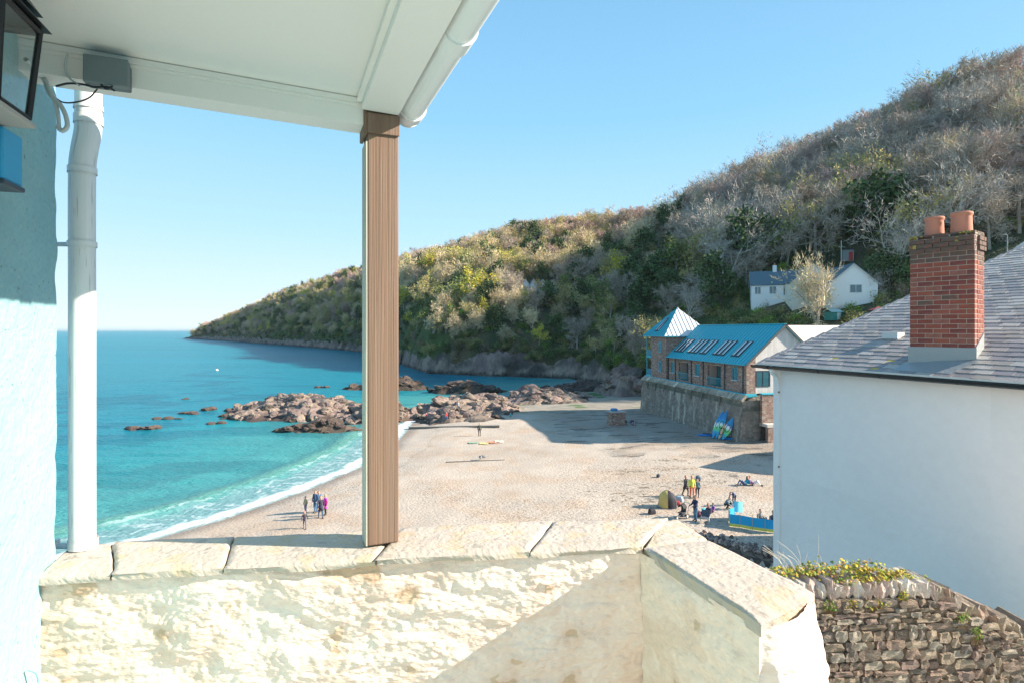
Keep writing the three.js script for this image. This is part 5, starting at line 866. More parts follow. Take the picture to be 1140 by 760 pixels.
// ------------------------------------------------------------------ rubble wall below the porch
{
  const A = at(872, 652, 6.2), Bp = at(1190, 697, 6.55), L = Math.hypot(Bp.x - A.x, Bp.z - A.z), turn = Math.atan2(-(Bp.z - A.z), Bp.x - A.x), drop = A.y - Bp.y;
  const W = group('rubble_wall', A.toArray(), turn); tag(W, 'rough slate rubble wall with upright coping stones and ferns below the porch', 'wall');
  const top = x => -drop * 1.1 * clamp((x - 1.6) / 1.7) * clamp((x - 1.3) / .8) - .03 * x;
  const r = rng(55), cols = [[.31, .225, .16], [.38, .29, .205], [.25, .185, .14], [.43, .33, .235], [.33, .23, .185], [.46, .385, .30], [.23, .185, .15], [.39, .27, .20]];
  const ms = cols.map((c, i) => new THREE.MeshStandardMaterial({ map: tex(128, 128, (u, v, o) => { const n = fbm(u * 4, v * 8, i, 4), f = fbm(u * 20, v * 30, i + 9, 3), k = .78 * lerp(.7, 1.2, n) * lerp(.8, 1.15, f), li = sst(.66, .74, fbm(u * 7, v * 7, i + 30, 3)); for (let q = 0; q < 3; q++) o[q] = lerp(c[q] * k, [.36, .31, .22][q], li * .5); }), roughness: .92, bumpMap: T_mid, bumpScale: .015, side: THREE.DoubleSide }));
  const stone = k => { const g = new THREE.BoxGeometry(1, 1, 1, 3, 2, 1), p = g.attributes.position; for (let i = 0; i < p.count; i++) { const x = p.getX(i), y = p.getY(i), z = p.getZ(i), e = Math.abs(x) > .49 && Math.abs(y) > .49 ? .86 : 1; p.setXYZ(i, x * e + (h3(Math.round(x * 9), Math.round(y * 9), k) - .5) * .12, y * e + (h3(Math.round(x * 9) + 5, Math.round(y * 9), k) - .5) * .2, z * (z > 0 ? 1 + (h3(Math.round(x * 7), Math.round(y * 7), k + 9) - .5) * .3 : 1)); } const q = g.toNonIndexed(); q.computeVertexNormals(); return q; };
  const gs = [1, 2, 3, 4, 5, 6].map(stone), top2 = r;
  let y = -.16, n = 0;
  while (y > -1.5) {
    const h = lerp(.05, .12, r()); let x = -.05 - r() * .2;
    while (x < L) { const w = lerp(.10, .36, r() * r()); if (n < 292) { const m = mesh('stone', gs[Math.floor(r() * 6)], ms[Math.floor(r() * 8)], W); m.scale.set(w - .012, h - .008, .16 + r() * .05); m.position.set(x + w / 2, y - h / 2 + top(x) + (r() - .5) * .012, -.06 + r() * .022); m.rotation.set((r() - .5) * .1, (r() - .5) * .1, (r() - .5) * .09); n++; } x += w; }
    y -= h;
  }
  const core = grid(60, 3, (u, v) => [u * L - .1, lerp(-3, -.14, v) + top(u * L), .012, u * L, v]);
  mesh('mortar', core, mat([.19, .155, .12], 1, { bumpMap: rep(T_fine, 3), bumpScale: .02 }), W);
  mesh('wall_back', grid(60, 2, (u, v) => [u * L - .1, lerp(-.12, -.14, v) + top(u * L), -.07 - v * .42, u * L, v]), mat([.3, .25, .2], 1, { bumpMap: rep(T_mid, 3), bumpScale: .02 }), W);
  // coping stones set on edge
  const cm = [[.52, .43, .36], [.58, .49, .42], [.46, .36, .31], [.62, .55, .48]].map((c, i) => new THREE.MeshStandardMaterial({ map: tex(128, 128, (u, v, o) => { const n = fbm(u * 5, v * 5, i + 40, 4), k = lerp(.72, 1.15, n); for (let q = 0; q < 3; q++) o[q] = c[q] * k; }), roughness: .9, bumpMap: T_mid, bumpScale: .012, side: THREE.DoubleSide }));
  let x = -.02; while (x < L) { const w = lerp(.07, .17, r()); const m = mesh('coping_stone', gs[Math.floor(r() * 6)], x > 1.75 ? ms[Math.floor(r() * 8)] : cm[Math.floor(r() * 4)], W); m.scale.set(w, lerp(.16, .24, r()), .4); m.position.set(x + w / 2, -.07 + top(x + w / 2) + (r() - .5) * .03, -.2 + (r() - .5) * .03); m.rotation.set((r() - .5) * .12, (r() - .5) * .15, .22 + (r() - .5) * .3); x += w * .98; }
  // plants
  const leafy = (name, label, pts, n, sz, pal, seed, stemH) => {
    const q = rng(seed), G = group(name, [0, 0, 0]); tag(G, label, 'plant'); G.position.copy(A); G.rotation.y = turn;
    const pos = [], col = [], st = [];
    for (let i = 0; i < n; i++) {
      let [cx, cy, cz, rx, ry, rz] = pts[Math.floor(q() * pts.length)]; cy += top(cx); const p = V(cx + (q() + q() - 1) * rx, cy + (q() + q() - 1) * ry, cz + (q() + q() - 1) * rz), s = sz * lerp(.5, 1.3, q());
      const a = V(q() - .5, q() * .8 + .1, q() - .2).normalize(), u = V(q() - .5, q() - .5, q() - .5).cross(a).normalize().multiplyScalar(s), v = a.clone().cross(u).normalize().multiplyScalar(s * .8), c = pal[Math.floor(q() * pal.length)], j = lerp(.7, 1.25, q());
      const ring = [0, 1, 2, 3, 4].map(k => p.clone().addScaledVector(u, Math.cos(k / 5 * 6.283)).addScaledVector(v, Math.sin(k / 5 * 6.283)).addScaledVector(a, -.15 * s));
      for (let k = 0; k < 5; k++) { const b = ring[k], d = ring[(k + 1) % 5]; pos.push(p.x, p.y, p.z, b.x, b.y, b.z, d.x, d.y, d.z); for (let e = 0; e < 3; e++) col.push(c[0] * j, c[1] * j, c[2] * j); }
      if (i % 4 === 0) st.push(rod(V(p.x + (q() - .5) * .05, cy - ry - .06, cz), p, .0022, .0015, 3));
    }
    const g = new THREE.BufferGeometry(); g.setAttribute('position', new THREE.Float32BufferAttribute(pos, 3)); g.setAttribute('color', new THREE.Float32BufferAttribute(col, 3)); g.computeVertexNormals();
    mesh('foliage', g, M_leaf, G); mesh('stem', st, mat([.3, .2, .1], .9), G);
  };
  const yel = [[.42, .36, .04], [.30, .33, .05], [.50, .34, .06], [.20, .26, .05], [.36, .20, .06]], grn = [[.12, .22, .04], [.20, .28, .05], [.30, .30, .05]];
  leafy('creeper', 'yellow-green leafy creeper sprawling along the top of the rubble wall', [[.2, .07, -.2, .25, .05, .15], [.55, .09, -.18, .25, .08, .15], [.85, .12, -.16, .25, .10, .15], [1.1, .11, -.15, .25, .10, .13], [1.4, .06, -.12, .2, .06, .1], [1.0, .04, -.05, .5, .04, .1]], 950, .019, yel, 3);
  leafy('creeper', 'sparse trailing end of the creeper reaching along the wall', [[1.65, .03, -.1, .18, .04, .08], [1.85, -.02, -.08, .1, .03, .06]], 90, .016, grn, 4);
  leafy('fern_tuft', 'green moss tuft growing from the shaded face of the wall', [[2.08, -.17, .04, .1, .07, .03], [2.25, -.27, .04, .07, .08, .03]], 220, .012, grn, 5);
  leafy('fern_tuft', 'small green tuft in a joint below the coping stones', [[.52, -.21, .03, .1, .06, .03]], 130, .012, grn, 6);
  leafy('fern_tuft', 'yellowish tuft hanging under the creeper on the lit stones', [[1.05, -.2, .03, .18, .06, .03], [.78, -.19, .03, .1, .05, .03], [1.4, -.12, .02, .06, .1, .03]], 300, .013, yel, 7);
  { const q = rng(12), st = []; for (let k = 0; k < 16; k++) { const x0 = .05 + q() * .85, a = V(x0, .02, -.2), b = V(x0 + (q() - .65) * .5, .15 + q() * .3, -.2 + (q() - .5) * .2); st.push(tube([a, a.clone().lerp(b, .5).add(V(.02, .04, 0)), b], .0022, 8, 4)); } const s = mesh('dry_stalks', st, mat([.62, .54, .42], .9)); s.position.copy(A); s.rotation.y = turn; tag(s, 'thin dry plant stalks standing up from the creeper', 'plant'); }
}
// ------------------------------------------------------------------ people and things on the beach
function surfaceNets(nx, ny, nz, o, c, field) { // one closed skin round a field of distances
  const F = new Float32Array(nx * ny * nz), id = (i, j, k) => i + nx * (j + ny * k);
  for (let k = 0; k < nz; k++) for (let j = 0; j < ny; j++) for (let i = 0; i < nx; i++) F[id(i, j, k)] = field(o[0] + i * c, o[1] + j * c, o[2] + k * c);
  const vid = new Int32Array(nx * ny * nz).fill(-1), pos = [], idx = [];
  const E = [[0, 1], [0, 2], [0, 4], [1, 3], [1, 5], [2, 3], [2, 6], [3, 7], [4, 5], [4, 6], [5, 7], [6, 7]];
  for (let k = 0; k < nz - 1; k++) for (let j = 0; j < ny - 1; j++) for (let i = 0; i < nx - 1; i++) {
    const v = []; let m = 0; for (let q = 0; q < 8; q++) { v[q] = F[id(i + (q & 1), j + ((q >> 1) & 1), k + (q >> 2))]; if (v[q] < 0) m |= 1 << q; }
    if (m === 0 || m === 255) continue; let x = 0, y = 0, z = 0, n = 0;
    for (const [a, b] of E) if ((v[a] < 0) !== (v[b] < 0)) { const t = v[a] / (v[a] - v[b]); x += (a & 1) + t * ((b & 1) - (a & 1)); y += ((a >> 1) & 1) + t * (((b >> 1) & 1) - ((a >> 1) & 1)); z += (a >> 2) + t * ((b >> 2) - (a >> 2)); n++; }
    vid[id(i, j, k)] = pos.length / 3; pos.push(o[0] + (i + x / n) * c, o[1] + (j + y / n) * c, o[2] + (k + z / n) * c);
  }
  const quad = (a, b, d, e, f) => { if (a < 0 || b < 0 || d < 0 || e < 0) return; f ? idx.push(a, b, d, a, d, e) : idx.push(a, d, b, a, e, d); };
  for (let k = 1; k < nz - 1; k++) for (let j = 1; j < ny - 1; j++) for (let i = 1; i < nx - 1; i++) {
    const a = F[id(i, j, k)] < 0;
    if (a !== (F[id(i + 1, j, k)] < 0)) quad(vid[id(i, j, k)], vid[id(i, j - 1, k)], vid[id(i, j - 1, k - 1)], vid[id(i, j, k - 1)], !a);
    if (a !== (F[id(i, j + 1, k)] < 0)) quad(vid[id(i, j, k)], vid[id(i - 1, j, k)], vid[id(i - 1, j, k - 1)], vid[id(i, j, k - 1)], a);
    if (a !== (F[id(i, j, k + 1)] < 0)) quad(vid[id(i, j, k)], vid[id(i - 1, j, k)], vid[id(i - 1, j - 1, k)], vid[id(i, j - 1, k)], !a);
  }
  const g = new THREE.BufferGeometry(); g.setAttribute('position', new THREE.Float32BufferAttribute(pos, 3)); g.setIndex(idx); g.computeVertexNormals(); return g;
}
// joints of a 1.72 m figure facing +z; poses bend them
function skeleton(pose, r) {
  const J = {}; const w = .17, hip = .10;
  const leg = (s, hipP, knee, ank, toe) => { J['hip' + s] = hipP; J['knee' + s] = knee; J['ank' + s] = ank; J['toe' + s] = toe; };
  const arm = (s, sh, el, wr) => { J['sh' + s] = sh; J['el' + s] = el; J['wr' + s] = wr; };
  if (pose === 'sit' || pose === 'lie' || pose === 'recline') {
    const lie = pose === 'lie';
    J.pel = V(0, .13, 0); J.chest = lie ? V(0, .17, -.42) : pose === 'recline' ? V(0, .34, -.33) : V(0, .48, -.06); J.neck = lie ? V(0, .2, -.56) : pose === 'recline' ? V(0, .5, -.43) : V(0, .64, -.02); J.head = lie ? V(0, .27, -.72) : pose === 'recline' ? V(0, .63, -.47) : V(0, .80, .02);
    for (const s of [-1, 1]) { leg(s, V(s * hip, .12, .03), lie ? V(s * .13, .13, .46) : V(s * .16, .42, .33), lie ? V(s * .12, .08, .88) : V(s * .15, .08, .58), lie ? V(s * .16, .16, .93) : V(s * .16, .05, .76)); arm(s, V(s * w, J.chest.y + .06, J.chest.z), lie ? V(s * .3, .1, -.28) : V(s * .27, J.chest.y - .16, J.chest.z + .08), lie ? V(s * .2, .12, -.05) : V(s * .17, J.chest.y - .1, J.chest.z + .32)); }
    return J;
  }
  if (pose === 'crouch') {
    J.pel = V(0, .36, -.1); J.chest = V(0, .68, .12); J.neck = V(0, .82, .22); J.head = V(0, .95, .32);
    for (const s of [-1, 1]) { leg(s, V(s * hip, .36, -.06), V(s * .17, .5, .3), V(s * .13, .08, .05), V(s * .15, .04, .24)); arm(s, V(s * w, .74, .16), V(s * .24, .52, .36), V(s * .1, .3, .5)); }
    return J;
  }
  if (pose === 'bend') {
    J.pel = V(0, .86, -.08); J.chest = V(0, 1.08, .3); J.neck = V(0, 1.13, .46); J.head = V(0, 1.14, .62);
    for (const s of [-1, 1]) { leg(s, V(s * hip, .86, -.05), V(s * .11, .47, .03), V(s * .11, .08, -.04), V(s * .12, .04, .12)); arm(s, V(s * w, 1.1, .34), V(s * .2, .84, .4), V(s * .1, .58, .44)); }
    return J;
  }
  const st = pose === 'walk' ? .22 : .03;
  J.pel = V(0, .93, 0); J.chest = V(0, 1.28, .01); J.neck = V(0, 1.46, .01); J.head = V(0, 1.60, .03);
  for (const s of [-1, 1]) {
    const f = s * st; leg(s, V(s * hip, .9, 0), V(s * .11, .49, .03 + f * .6), V(s * .11, .08, -.02 + f - (pose === 'walk' ? .06 : 0)), V(s * .13, .035, .13 + f));
    arm(s, V(s * w, 1.38, 0), pose === 'push' ? V(s * .2, 1.12, .14) : V(s * .25, 1.12, -.02 - f * .6), pose === 'push' ? V(s * .15, 1.05, .38) : pose === 'pocket' ? V(s * .2, .92, .1) : V(s * .26, .88, .06 - f));
  }
  return J;
}
const M_person = new THREE.MeshStandardMaterial({ vertexColors: true, roughness: .85, side: THREE.DoubleSide });
const SKIN = [.56, .34, .25];
function person(label, p, h, turn, pose, c, seed, extra = {}) {
  const J = skeleton(pose), B = [];
  const cap = (a, b, r0, r1, col, k = 1) => B.push([J[a] || a, J[b] || b, r0, r1, col, k]);
  cap('pel', 'chest', .135, .155, c.top); cap('chest', 'neck', .13, .06, c.top); cap('neck', 'head', .055, .06, SKIN);
  B.push([J.head.clone().add(V(0, .0, 0)), J.head.clone().add(V(0, .05, -.01)), .088, .098, SKIN, 1]);
  B.push([J.head.clone().add(V(0, .075, -.035)), J.head.clone().add(V(0, extra.long ? -.12 : .0, -.07)), .093, .07, c.hair, 1]);
  B.push([J.head.clone().add(V(0, -.005, .085)), J.head.clone().add(V(0, .02, .08)), .018, .012, SKIN, 1]);
  for (const s of [-1, 1]) {
    cap('hip' + s, 'knee' + s, .092, .062, c.leg); cap('knee' + s, 'ank' + s, .06, .042, extra.shorts ? SKIN : c.leg); cap('ank' + s, 'toe' + s, .048, .04, c.shoe || [.08, .07, .06]);
    cap('sh' + s, 'el' + s, .062, .05, c.top); cap('el' + s, 'wr' + s, .05, .036, extra.sleeve ? SKIN : c.top);
    const w = J['wr' + s], d = w.clone().sub(J['el' + s]).normalize(); B.push([w, w.clone().addScaledVector(d, .11), .034, .024, SKIN, 1]); B.push([w.clone().addScaledVector(d, .03), w.clone().addScaledVector(d, .07).add(V(-s * .04, 0, .03)), .015, .012, SKIN, 1]);
    cap('chest', 'sh' + s, .1, .068, c.top); cap('pel', 'hip' + s, .11, .095, c.leg);
  }
  if (extra.coat) for (const s of [-1, 1]) B.push([J.pel, J['knee' + s].clone().lerp(J['hip' + s], .45), .14, .12, c.top, 1]);
  if (extra.pack) B.push([J.chest.clone().add(V(0, .08, -.17)), J.pel.clone().add(V(0, .12, -.2)), .11, .12, extra.pack, 1]);
  const d1 = (b, x, y, z) => { const [a, e, r0, r1] = b, ex = e.x - a.x, ey = e.y - a.y, ez = e.z - a.z, px = x - a.x, py = y - a.y, pz = z - a.z, t = clamp((px * ex + py * ey + pz * ez) / (ex * ex + ey * ey + ez * ez + 1e-9)), dx = px - t * ex, dy = py - t * ey, dz = pz - t * ez; return Math.sqrt(dx * dx + dy * dy + dz * dz) - lerp(r0, r1, t); };
  const f = (x, y, z) => { let m = 9; for (const b of B) { const d = d1(b, x, y, z), k = .035, q = Math.max(0, k - Math.abs(m - d)) / k; m = Math.min(m, d) - q * q * k * .25; } return m; };
  let lo = V(9, 9, 9), hi = V(-9, -9, -9); for (const b of B) for (const q of [b[0], b[1]]) { lo.min(q); hi.max(q); } lo.subScalar(.22); hi.addScalar(.22);
  const cs = .027, g = surfaceNets(...[hi.x - lo.x, hi.y - lo.y, hi.z - lo.z].map(v => Math.ceil(v / cs)), lo.toArray(), cs, f);
  tint(g, (x, y, z, o) => { let best = 9, col = SKIN; for (const b of B) { const d = d1(b, x, y, z); if (d < best) { best = d; col = b[4]; } } o[0] = col[0]; o[1] = col[1]; o[2] = col[2]; });
  g.scale(h / 1.72, h / 1.72, h / 1.72);
  const o = mesh('person', g, M_person); o.position.copy(p); o.rotation.y = turn; tag(o, label, 'person', extra.group); return o;
}
const bh = beachHit;
{
  const navy = [.03, .05, .10], jean = [.07, .15, .27], black = [.025, .025, .03], brown = [.13, .08, .05], blond = [.42, .30, .15], grey = [.25, .25, .26];
  let g = 'walkers near the water';
  person('child in a tan jacket and blue jeans standing nearest the waves', bh(340, 570.5), 1.28, -.6, 'stand', { top: [.42, .36, .22], leg: [.10, .12, .25], hair: brown }, 1, { group: g });
  person('tall man in a dark blue jacket and jeans with the walkers', bh(351, 570.5), 1.74, -.4, 'pocket', { top: [.035, .08, .16], leg: jean, hair: brown }, 2, { group: g });
  person('person in a blue jacket just behind the tall man in jeans', bh(354.5, 569.5), 1.58, .8, 'stand', { top: [.05, .12, .22], leg: [.10, .22, .34], hair: black }, 3, { group: g });
  person('adult in a black coat and dark blue jeans at the front of the walkers', bh(356.8, 576.5), 1.62, .5, 'walk', { top: [.035, .035, .06], leg: [.05, .11, .2], hair: black }, 4, { group: g, coat: 1 });
  person('person in a bright magenta coat beside the walkers', bh(362.3, 573), 1.55, -.8, 'stand', { top: [.72, .06, .42], leg: black, hair: blond }, 5, { group: g, coat: 1 });
  person('small child in black with a pink hat standing apart on the sand', bh(339, 588.5), 1.22, .3, 'walk', { top: [.06, .05, .07], leg: [.16, .16, .2], hair: [.6, .12, .16] }, 6, { group: g });
  g = 'party around the pushchair';
  person('person in black standing beside the yellow beach tent', bh(763.5, 552), 1.62, .6, 'walk', { top: black, leg: [.05, .05, .07], hair: brown }, 7, { group: g, coat: 1 });
  person('person in a lime yellow top and orange-red trousers', bh(770.5, 554.5), 1.75, 0, 'stand', { top: [.62, .66, .10], leg: [.66, .13, .06], hair: [.45, .16, .10] }, 8, { group: g });
  person('person in a dark blue coat half hidden behind the lime top', bh(776.5, 553.5), 1.45, -.5, 'stand', { top: [.06, .16, .22], leg: black, hair: brown }, 9, { group: g });
  person('man in a navy jumper and jeans standing over the pushchair', bh(774.5, 580), 1.78, -1.2, 'push', { top: [.025, .03, .075], leg: [.07, .17, .27], hair: brown }, 10, { group: g });
  person('auburn-haired person in dark clothes sitting beside the pushchair', bh(788.5, 575), 1.72, -1.1, 'sit', { top: [.05, .04, .07], leg: [.05, .06, .09], hair: [.34, .15, .06] }, 11, { group: g, long: 1 });
  person('child in purple sitting behind the auburn-haired person', bh(794, 570), 1.25, -1.5, 'sit', { top: [.22, .10, .28], leg: [.12, .06, .16], hair: brown }, 12, { group: g });
  g = 'people sitting about the beach';
  person('child in a teal top crouching on the shingle to dig', bh(809, 566), 1.5, .7, 'crouch', { top: [.14, .20, .24], leg: black, hair: brown }, 13, { group: g });
  person('person in dark blue bending down opposite the digging child', bh(817.5, 562), 1.42, -.9, 'bend', { top: [.05, .08, .15], leg: [.04, .05, .09], hair: black }, 14, { group: g });
  person('person in a bright teal top reclining by the edge of the shade', bh(829, 540), 1.7, -1.3, 'recline', { top: [.04, .36, .42], leg: [.04, .07, .18], hair: brown }, 15, { group: g });
  person('person with white trousers lying next to the teal top', bh(839, 540), 1.65, 1.2, 'recline', { top: [.14, .08, .16], leg: [.72, .70, .68], hair: brown }, 16, { group: g, long: 1 });
  person('brown-haired person sitting behind the blue windbreak', bh(847, 582), 1.7, .3, 'sit', { top: [.20, .19, .18], leg: [.1, .1, .12], hair: [.20, .07, .05] }, 17, { group: g });
  person('person in navy sitting behind the windbreak against the white house', bh(861, 584), 1.7, .2, 'sit', { top: [.05, .06, .10], leg: black, hair: brown }, 18, { group: g });
  person('person in a dark outfit standing at the low groyne wall', bh(533.7, 485), 1.7, .2, 'stand', { top: [.04, .06, .05], leg: [.05, .05, .05], hair: black }, 19, {});
  person('person sitting in the shade against the stone block', bh(696, 472), 1.7, -.6, 'sit', { top: [.05, .05, .09], leg: [.06, .04, .05], hair: black }, 20, { group: g });
  person('person with pale trousers sitting in the shade by the stone block', bh(704, 472.5), 1.7, .3, 'sit', { top: [.05, .05, .12], leg: [.45, .33, .36], hair: black }, 21, { group: g });
  g = 'climbers on the rocks';
  const ray = new THREE.Raycaster(), reefs = scene.children.filter(o => o.name.startsWith('rock_outcrop')); reefs.forEach(o => o.updateMatrixWorld(true));
  const rk = (px, py, z) => { ray.set(V(0, EYE, 0), at(px, py, 100).sub(V(0, EYE, 0)).normalize()); const h = ray.intersectObjects(reefs, true)[0]; return h ? h.point.add(V(0, -.05, 0)) : at(px, py, z); };
  person('child in red top and blue jeans climbing on the tan rocks', rk(497, 467, 92), 1.25, .2, 'walk', { top: [.70, .08, .08], leg: [.08, .18, .42], hair: brown }, 22, { group: g });
  person('child in a pink top among the rocks', rk(474.5, 463.5, 93), 1.1, .2, 'crouch', { top: [.75, .12, .24], leg: [.1, .1, .12], hair: brown }, 23, { group: g });
  person('child in a cyan top at the inner end of the rocks', rk(568.5, 466, 95), 1.1, .2, 'stand', { top: [.12, .50, .52], leg: [.15, .25, .12], hair: blond }, 24, { group: g });
  person('person in pale grey standing on the rocks beside the red top', rk(510, 456, 98), 1.5, .2, 'stand', { top: [.40, .42, .44], leg: [.22, .24, .26], hair: grey }, 25, { group: g });

  // yellow pop-up tent
  { const p = bh(743, 564), G = group('beach_tent', p.toArray(), -.7); tag(G, 'yellow pop-up beach tent with a dark opening', 'tent');
    const sh = grid(24, 16, (u, v) => { const a = (u * 1.25 + .35) * Math.PI, e = v * Math.PI / 2; return [Math.cos(a) * Math.cos(e) * .66, Math.pow(Math.sin(e), .6) * 1.25, Math.sin(a) * Math.cos(e) * .55]; });
    mesh('canopy', sh, mat([.62, .44, .14], .8), G); mesh('dark_opening', grid(6, 12, (u, v) => { const e = v * Math.PI / 2, a = lerp(-.40, .35, u) * Math.PI; return [Math.cos(a) * Math.cos(e) * .74, Math.pow(Math.sin(e), .6) * 1.2, Math.sin(a) * Math.cos(e) * .58]; }), mat([.03, .03, .04], .8), G);  // near-black sheet across the open side stands in for the shade inside
    mesh('pole', tube([V(.78, 0, .1), V(.62, .8, .12), V(0, 1.27, .05), V(-.6, .85, -.02), V(-.78, 0, -.1)], .015, 24, 5), mat([.1, .1, .1], .5), G); mesh('groundsheet', box(1.3, .02, 1.1, 0, .03, 0), mat([.2, .2, .24], .8), G); }
  // pushchair
  { const p = bh(759, 577), G = group('pushchair', p.toArray(), -.9); tag(G, 'black three-wheeled pushchair with a raised hood', 'pushchair');
    for (const [x, z, r] of [[-.28, -.3, .15], [.28, -.3, .15], [0, .5, .13]]) { const w = sub('wheel', G); mesh('tyre', new THREE.TorusGeometry(r, .03, 8, 20).rotateY(Math.PI / 2).translate(x, r + .03, z), M_dark, w); mesh('rim', new THREE.CylinderGeometry(r * .75, r * .75, .02, 16).rotateZ(Math.PI / 2).translate(x, r + .03, z), mat([.5, .5, .5], .4), w); }
    mesh('frame', [rod(V(-.25, .2, -.3), V(-.22, 1.02, -.65), .018), rod(V(.25, .2, -.3), V(.22, 1.02, -.65), .018), rod(V(-.22, 1.02, -.65), V(.22, 1.02, -.65), .022), rod(V(-.25, .55, -.4), V(0, .2, .5), .018), rod(V(.25, .55, -.4), V(0, .2, .5), .018), rod(V(-.28, .18, -.3), V(.28, .18, -.3), .015)], mat([.25, .25, .26], .4), G);
    mesh('seat', [rbox(.4, .08, .4, 0, .42, 0, .03), rbox(.4, .5, .08, 0, .64, -.25, .03)], mat([.04, .04, .05], .8), G); mesh('hood', grid(12, 8, (u, v) => { const a = u * Math.PI; return [Math.cos(a) * .24, .75 + Math.sin(a) * .28, -.3 + v * .42]; }), mat([.03, .03, .035], .8), G); mesh('basket', rbox(.36, .14, .4, 0, .24, -.1, .03), mat([.06, .06, .07], .9), G); }
  // folding beach chair and bags
  { const p = bh(785, 582), G = group('folding_chair', p.toArray(), -.5); tag(G, 'low folding metal chair with dark seat on the shingle', 'chair'); for (const s of [-1, 1]) { mesh('leg', rod(V(s * .28, 0, .3), V(s * .28, .45, -.3), .014), mat([.5, .52, .54], .35), G); mesh('leg', rod(V(s * .28, 0, -.3), V(s * .28, .4, .3), .014), mat([.5, .52, .54], .35), G); } mesh('seat', rbox(.54, .03, .5, 0, .33, 0, .01), mat([.07, .10, .13], .8), G); mesh('backrest', rbox(.54, .45, .03, 0, .6, -.32, .01).rotateX(-.15), mat([.07, .10, .13], .8), G); }
  const bag = (px, py, s, c, label, name = 'bag') => { const p = bh(px, py), G = group(name, p.toArray(), px); tag(G, label, 'bag', 'bags on the beach'); const b = new RoundedBoxGeometry(.5 * s, .32 * s, .3 * s, 3, .09 * s); const q = b.attributes.position; for (let i = 0; i < q.count; i++) q.setX(i, q.getX(i) * (1 - .25 * (q.getY(i) / (.32 * s) + .5))); b.computeVertexNormals(); mesh('body', b.translate(0, .16 * s, 0), mat(c, .8), G); mesh('handle', new THREE.TorusGeometry(.11 * s, .014, 6, 14, Math.PI).translate(0, .29 * s, 0), mat(c.map(v => v * .6), .8), G); };
  bag(756.5, 558, 1.3, [.30, .42, .50], 'pale blue cool bag beside the tent'); bag(754, 562, 1, [.42, .05, .06], 'red bag on the sand next to the cool bag'); bag(783.5, 571, 1.0, [.10, .50, .62], 'turquoise bag beside the seated auburn-haired person'); bag(726, 572, 1.2, [.035, .03, .035], 'black bag lying alone on the shingle by the coping'); bag(778, 575, 1.1, [.2, .06, .1], 'maroon bag between the man and the seated person'); bag(777.5, 534.5, 1.2, [.07, .11, .16], 'dark bundle on the sand beyond the lime top'); bag(733, 531, .9, [.05, .06, .08], 'small dark bag alone on the open sand');
  // windbreak
  { const pts = [[818, 577], [811.5, 580], [812.5, 586], [824, 587.5], [838, 590], [852, 592], [868, 594]].map(q => bh(...q)), G = group('windbreak'); tag(G, 'blue beach windbreak with a yellow lower stripe curving round the sitters', 'windbreak');
    for (let i = 0; i < pts.length - 1; i++) { const a = pts[i], b = pts[i + 1], sag = (u, v) => { const q = a.clone().lerp(b, u); const bow = Math.sin(u * Math.PI) * .06; return [q.x + bow, q.y + v, q.z + bow]; };
      mesh('panel', grid(8, 4, (u, v) => sag(u, .22 + v * .62)), mat([.015, .36, .66], .75), G); mesh('stripe', grid(8, 2, (u, v) => sag(u, .03 + v * .19)), mat([.66, .64, .12], .75), G); }
    pts.forEach(p => mesh('pole', rod(V(p.x, p.y - .2, p.z), V(p.x, p.y + 1.05, p.z), .018), mat([.5, .4, .25], .8), G)); mesh('flap', grid(6, 6, (u, v) => { const p = pts[0]; return [p.x - .1 + u * .7, p.y + .5 + v * .75 - u * .1, p.z + .1 * Math.sin(u * 4)]; }), mat([.16, .55, .74], .75), G); }
  // low wall by the slipway, pebbles along its top
  { const A = V(PITA[0], 0, -PITA[1]), Bp = V(PITB[0] + 2.4, 0, -PITB[1] + 2.46), G = group('slipway_wall'); tag(G, 'dark stone retaining wall of the slipway below the windbreak', 'wall');
    const L = A.distanceTo(Bp), ya = beachY(PITA[0], PITA[1] + .6), T = stoneTex(13, [[.16, .12, .095], [.12, .095, .08], [.22, .17, .13], [.10, .09, .085]], .26, .11, [.06, .055, .05], 512, 512, 3);
    mesh('wall_face', grid(80, 24, (u, v) => { const q = A.clone().lerp(Bp, u); return [q.x + .12 * fbm(u * 30, v * 8, 3, 3), lerp(-.6, ya + .1, v), q.z + .12 * fbm(u * 30, v * 8, 6, 3), u * L / 3, v * .9]; }), new THREE.MeshStandardMaterial({ map: T, roughness: .95, side: THREE.DoubleSide, bumpMap: rep(T_mid, 3), bumpScale: .06 }), G);
    mesh('wall_top', slab([A, Bp, Bp.clone().add(V(.5, 0, -.5)), A.clone().add(V(.5, 0, -.5))].map(p => p.clone().setY(ya + .06)), V(0, 1, 0), .2), mat([.2, .17, .14], .95), G);
    const r = rng(8), I = new THREE.InstancedMesh(ROCKS[2], M_rock, 260), I2 = new THREE.InstancedMesh(ROCKS_D[1], M_rock, 160), m4 = new THREE.Matrix4(), col = new THREE.Color(); const S = group('pebbles'); stuff(S, 'mixed pale and dark cobbles piled along the slipway wall', 'pebbles');
    for (const [I0, n] of [[I, 260], [I2, 160]]) { for (let k = 0; k < n; k++) { const u = r() * 1.02 - .03, w = .15 + r() * r() * 1.5, q = A.clone().lerp(Bp, u).add(V(w * .7, 0, -w * .7)), s = lerp(.06, .2, r()); q.y = Math.max(beachY(q.x, -q.z), ya - .05) + s * .3; m4.compose(q, new THREE.Quaternion().setFromEuler(new THREE.Euler(r(), r() * 6, r())), V(s, s * .7, s)); I0.setMatrixAt(k, m4); const t = lerp(.8, 2.2, r()); I0.setColorAt(k, col.setRGB(t, t, t)); } I0.name = 'cobbles'; I0.castShadow = I0.receiveShadow = true; S.add(I0); } }
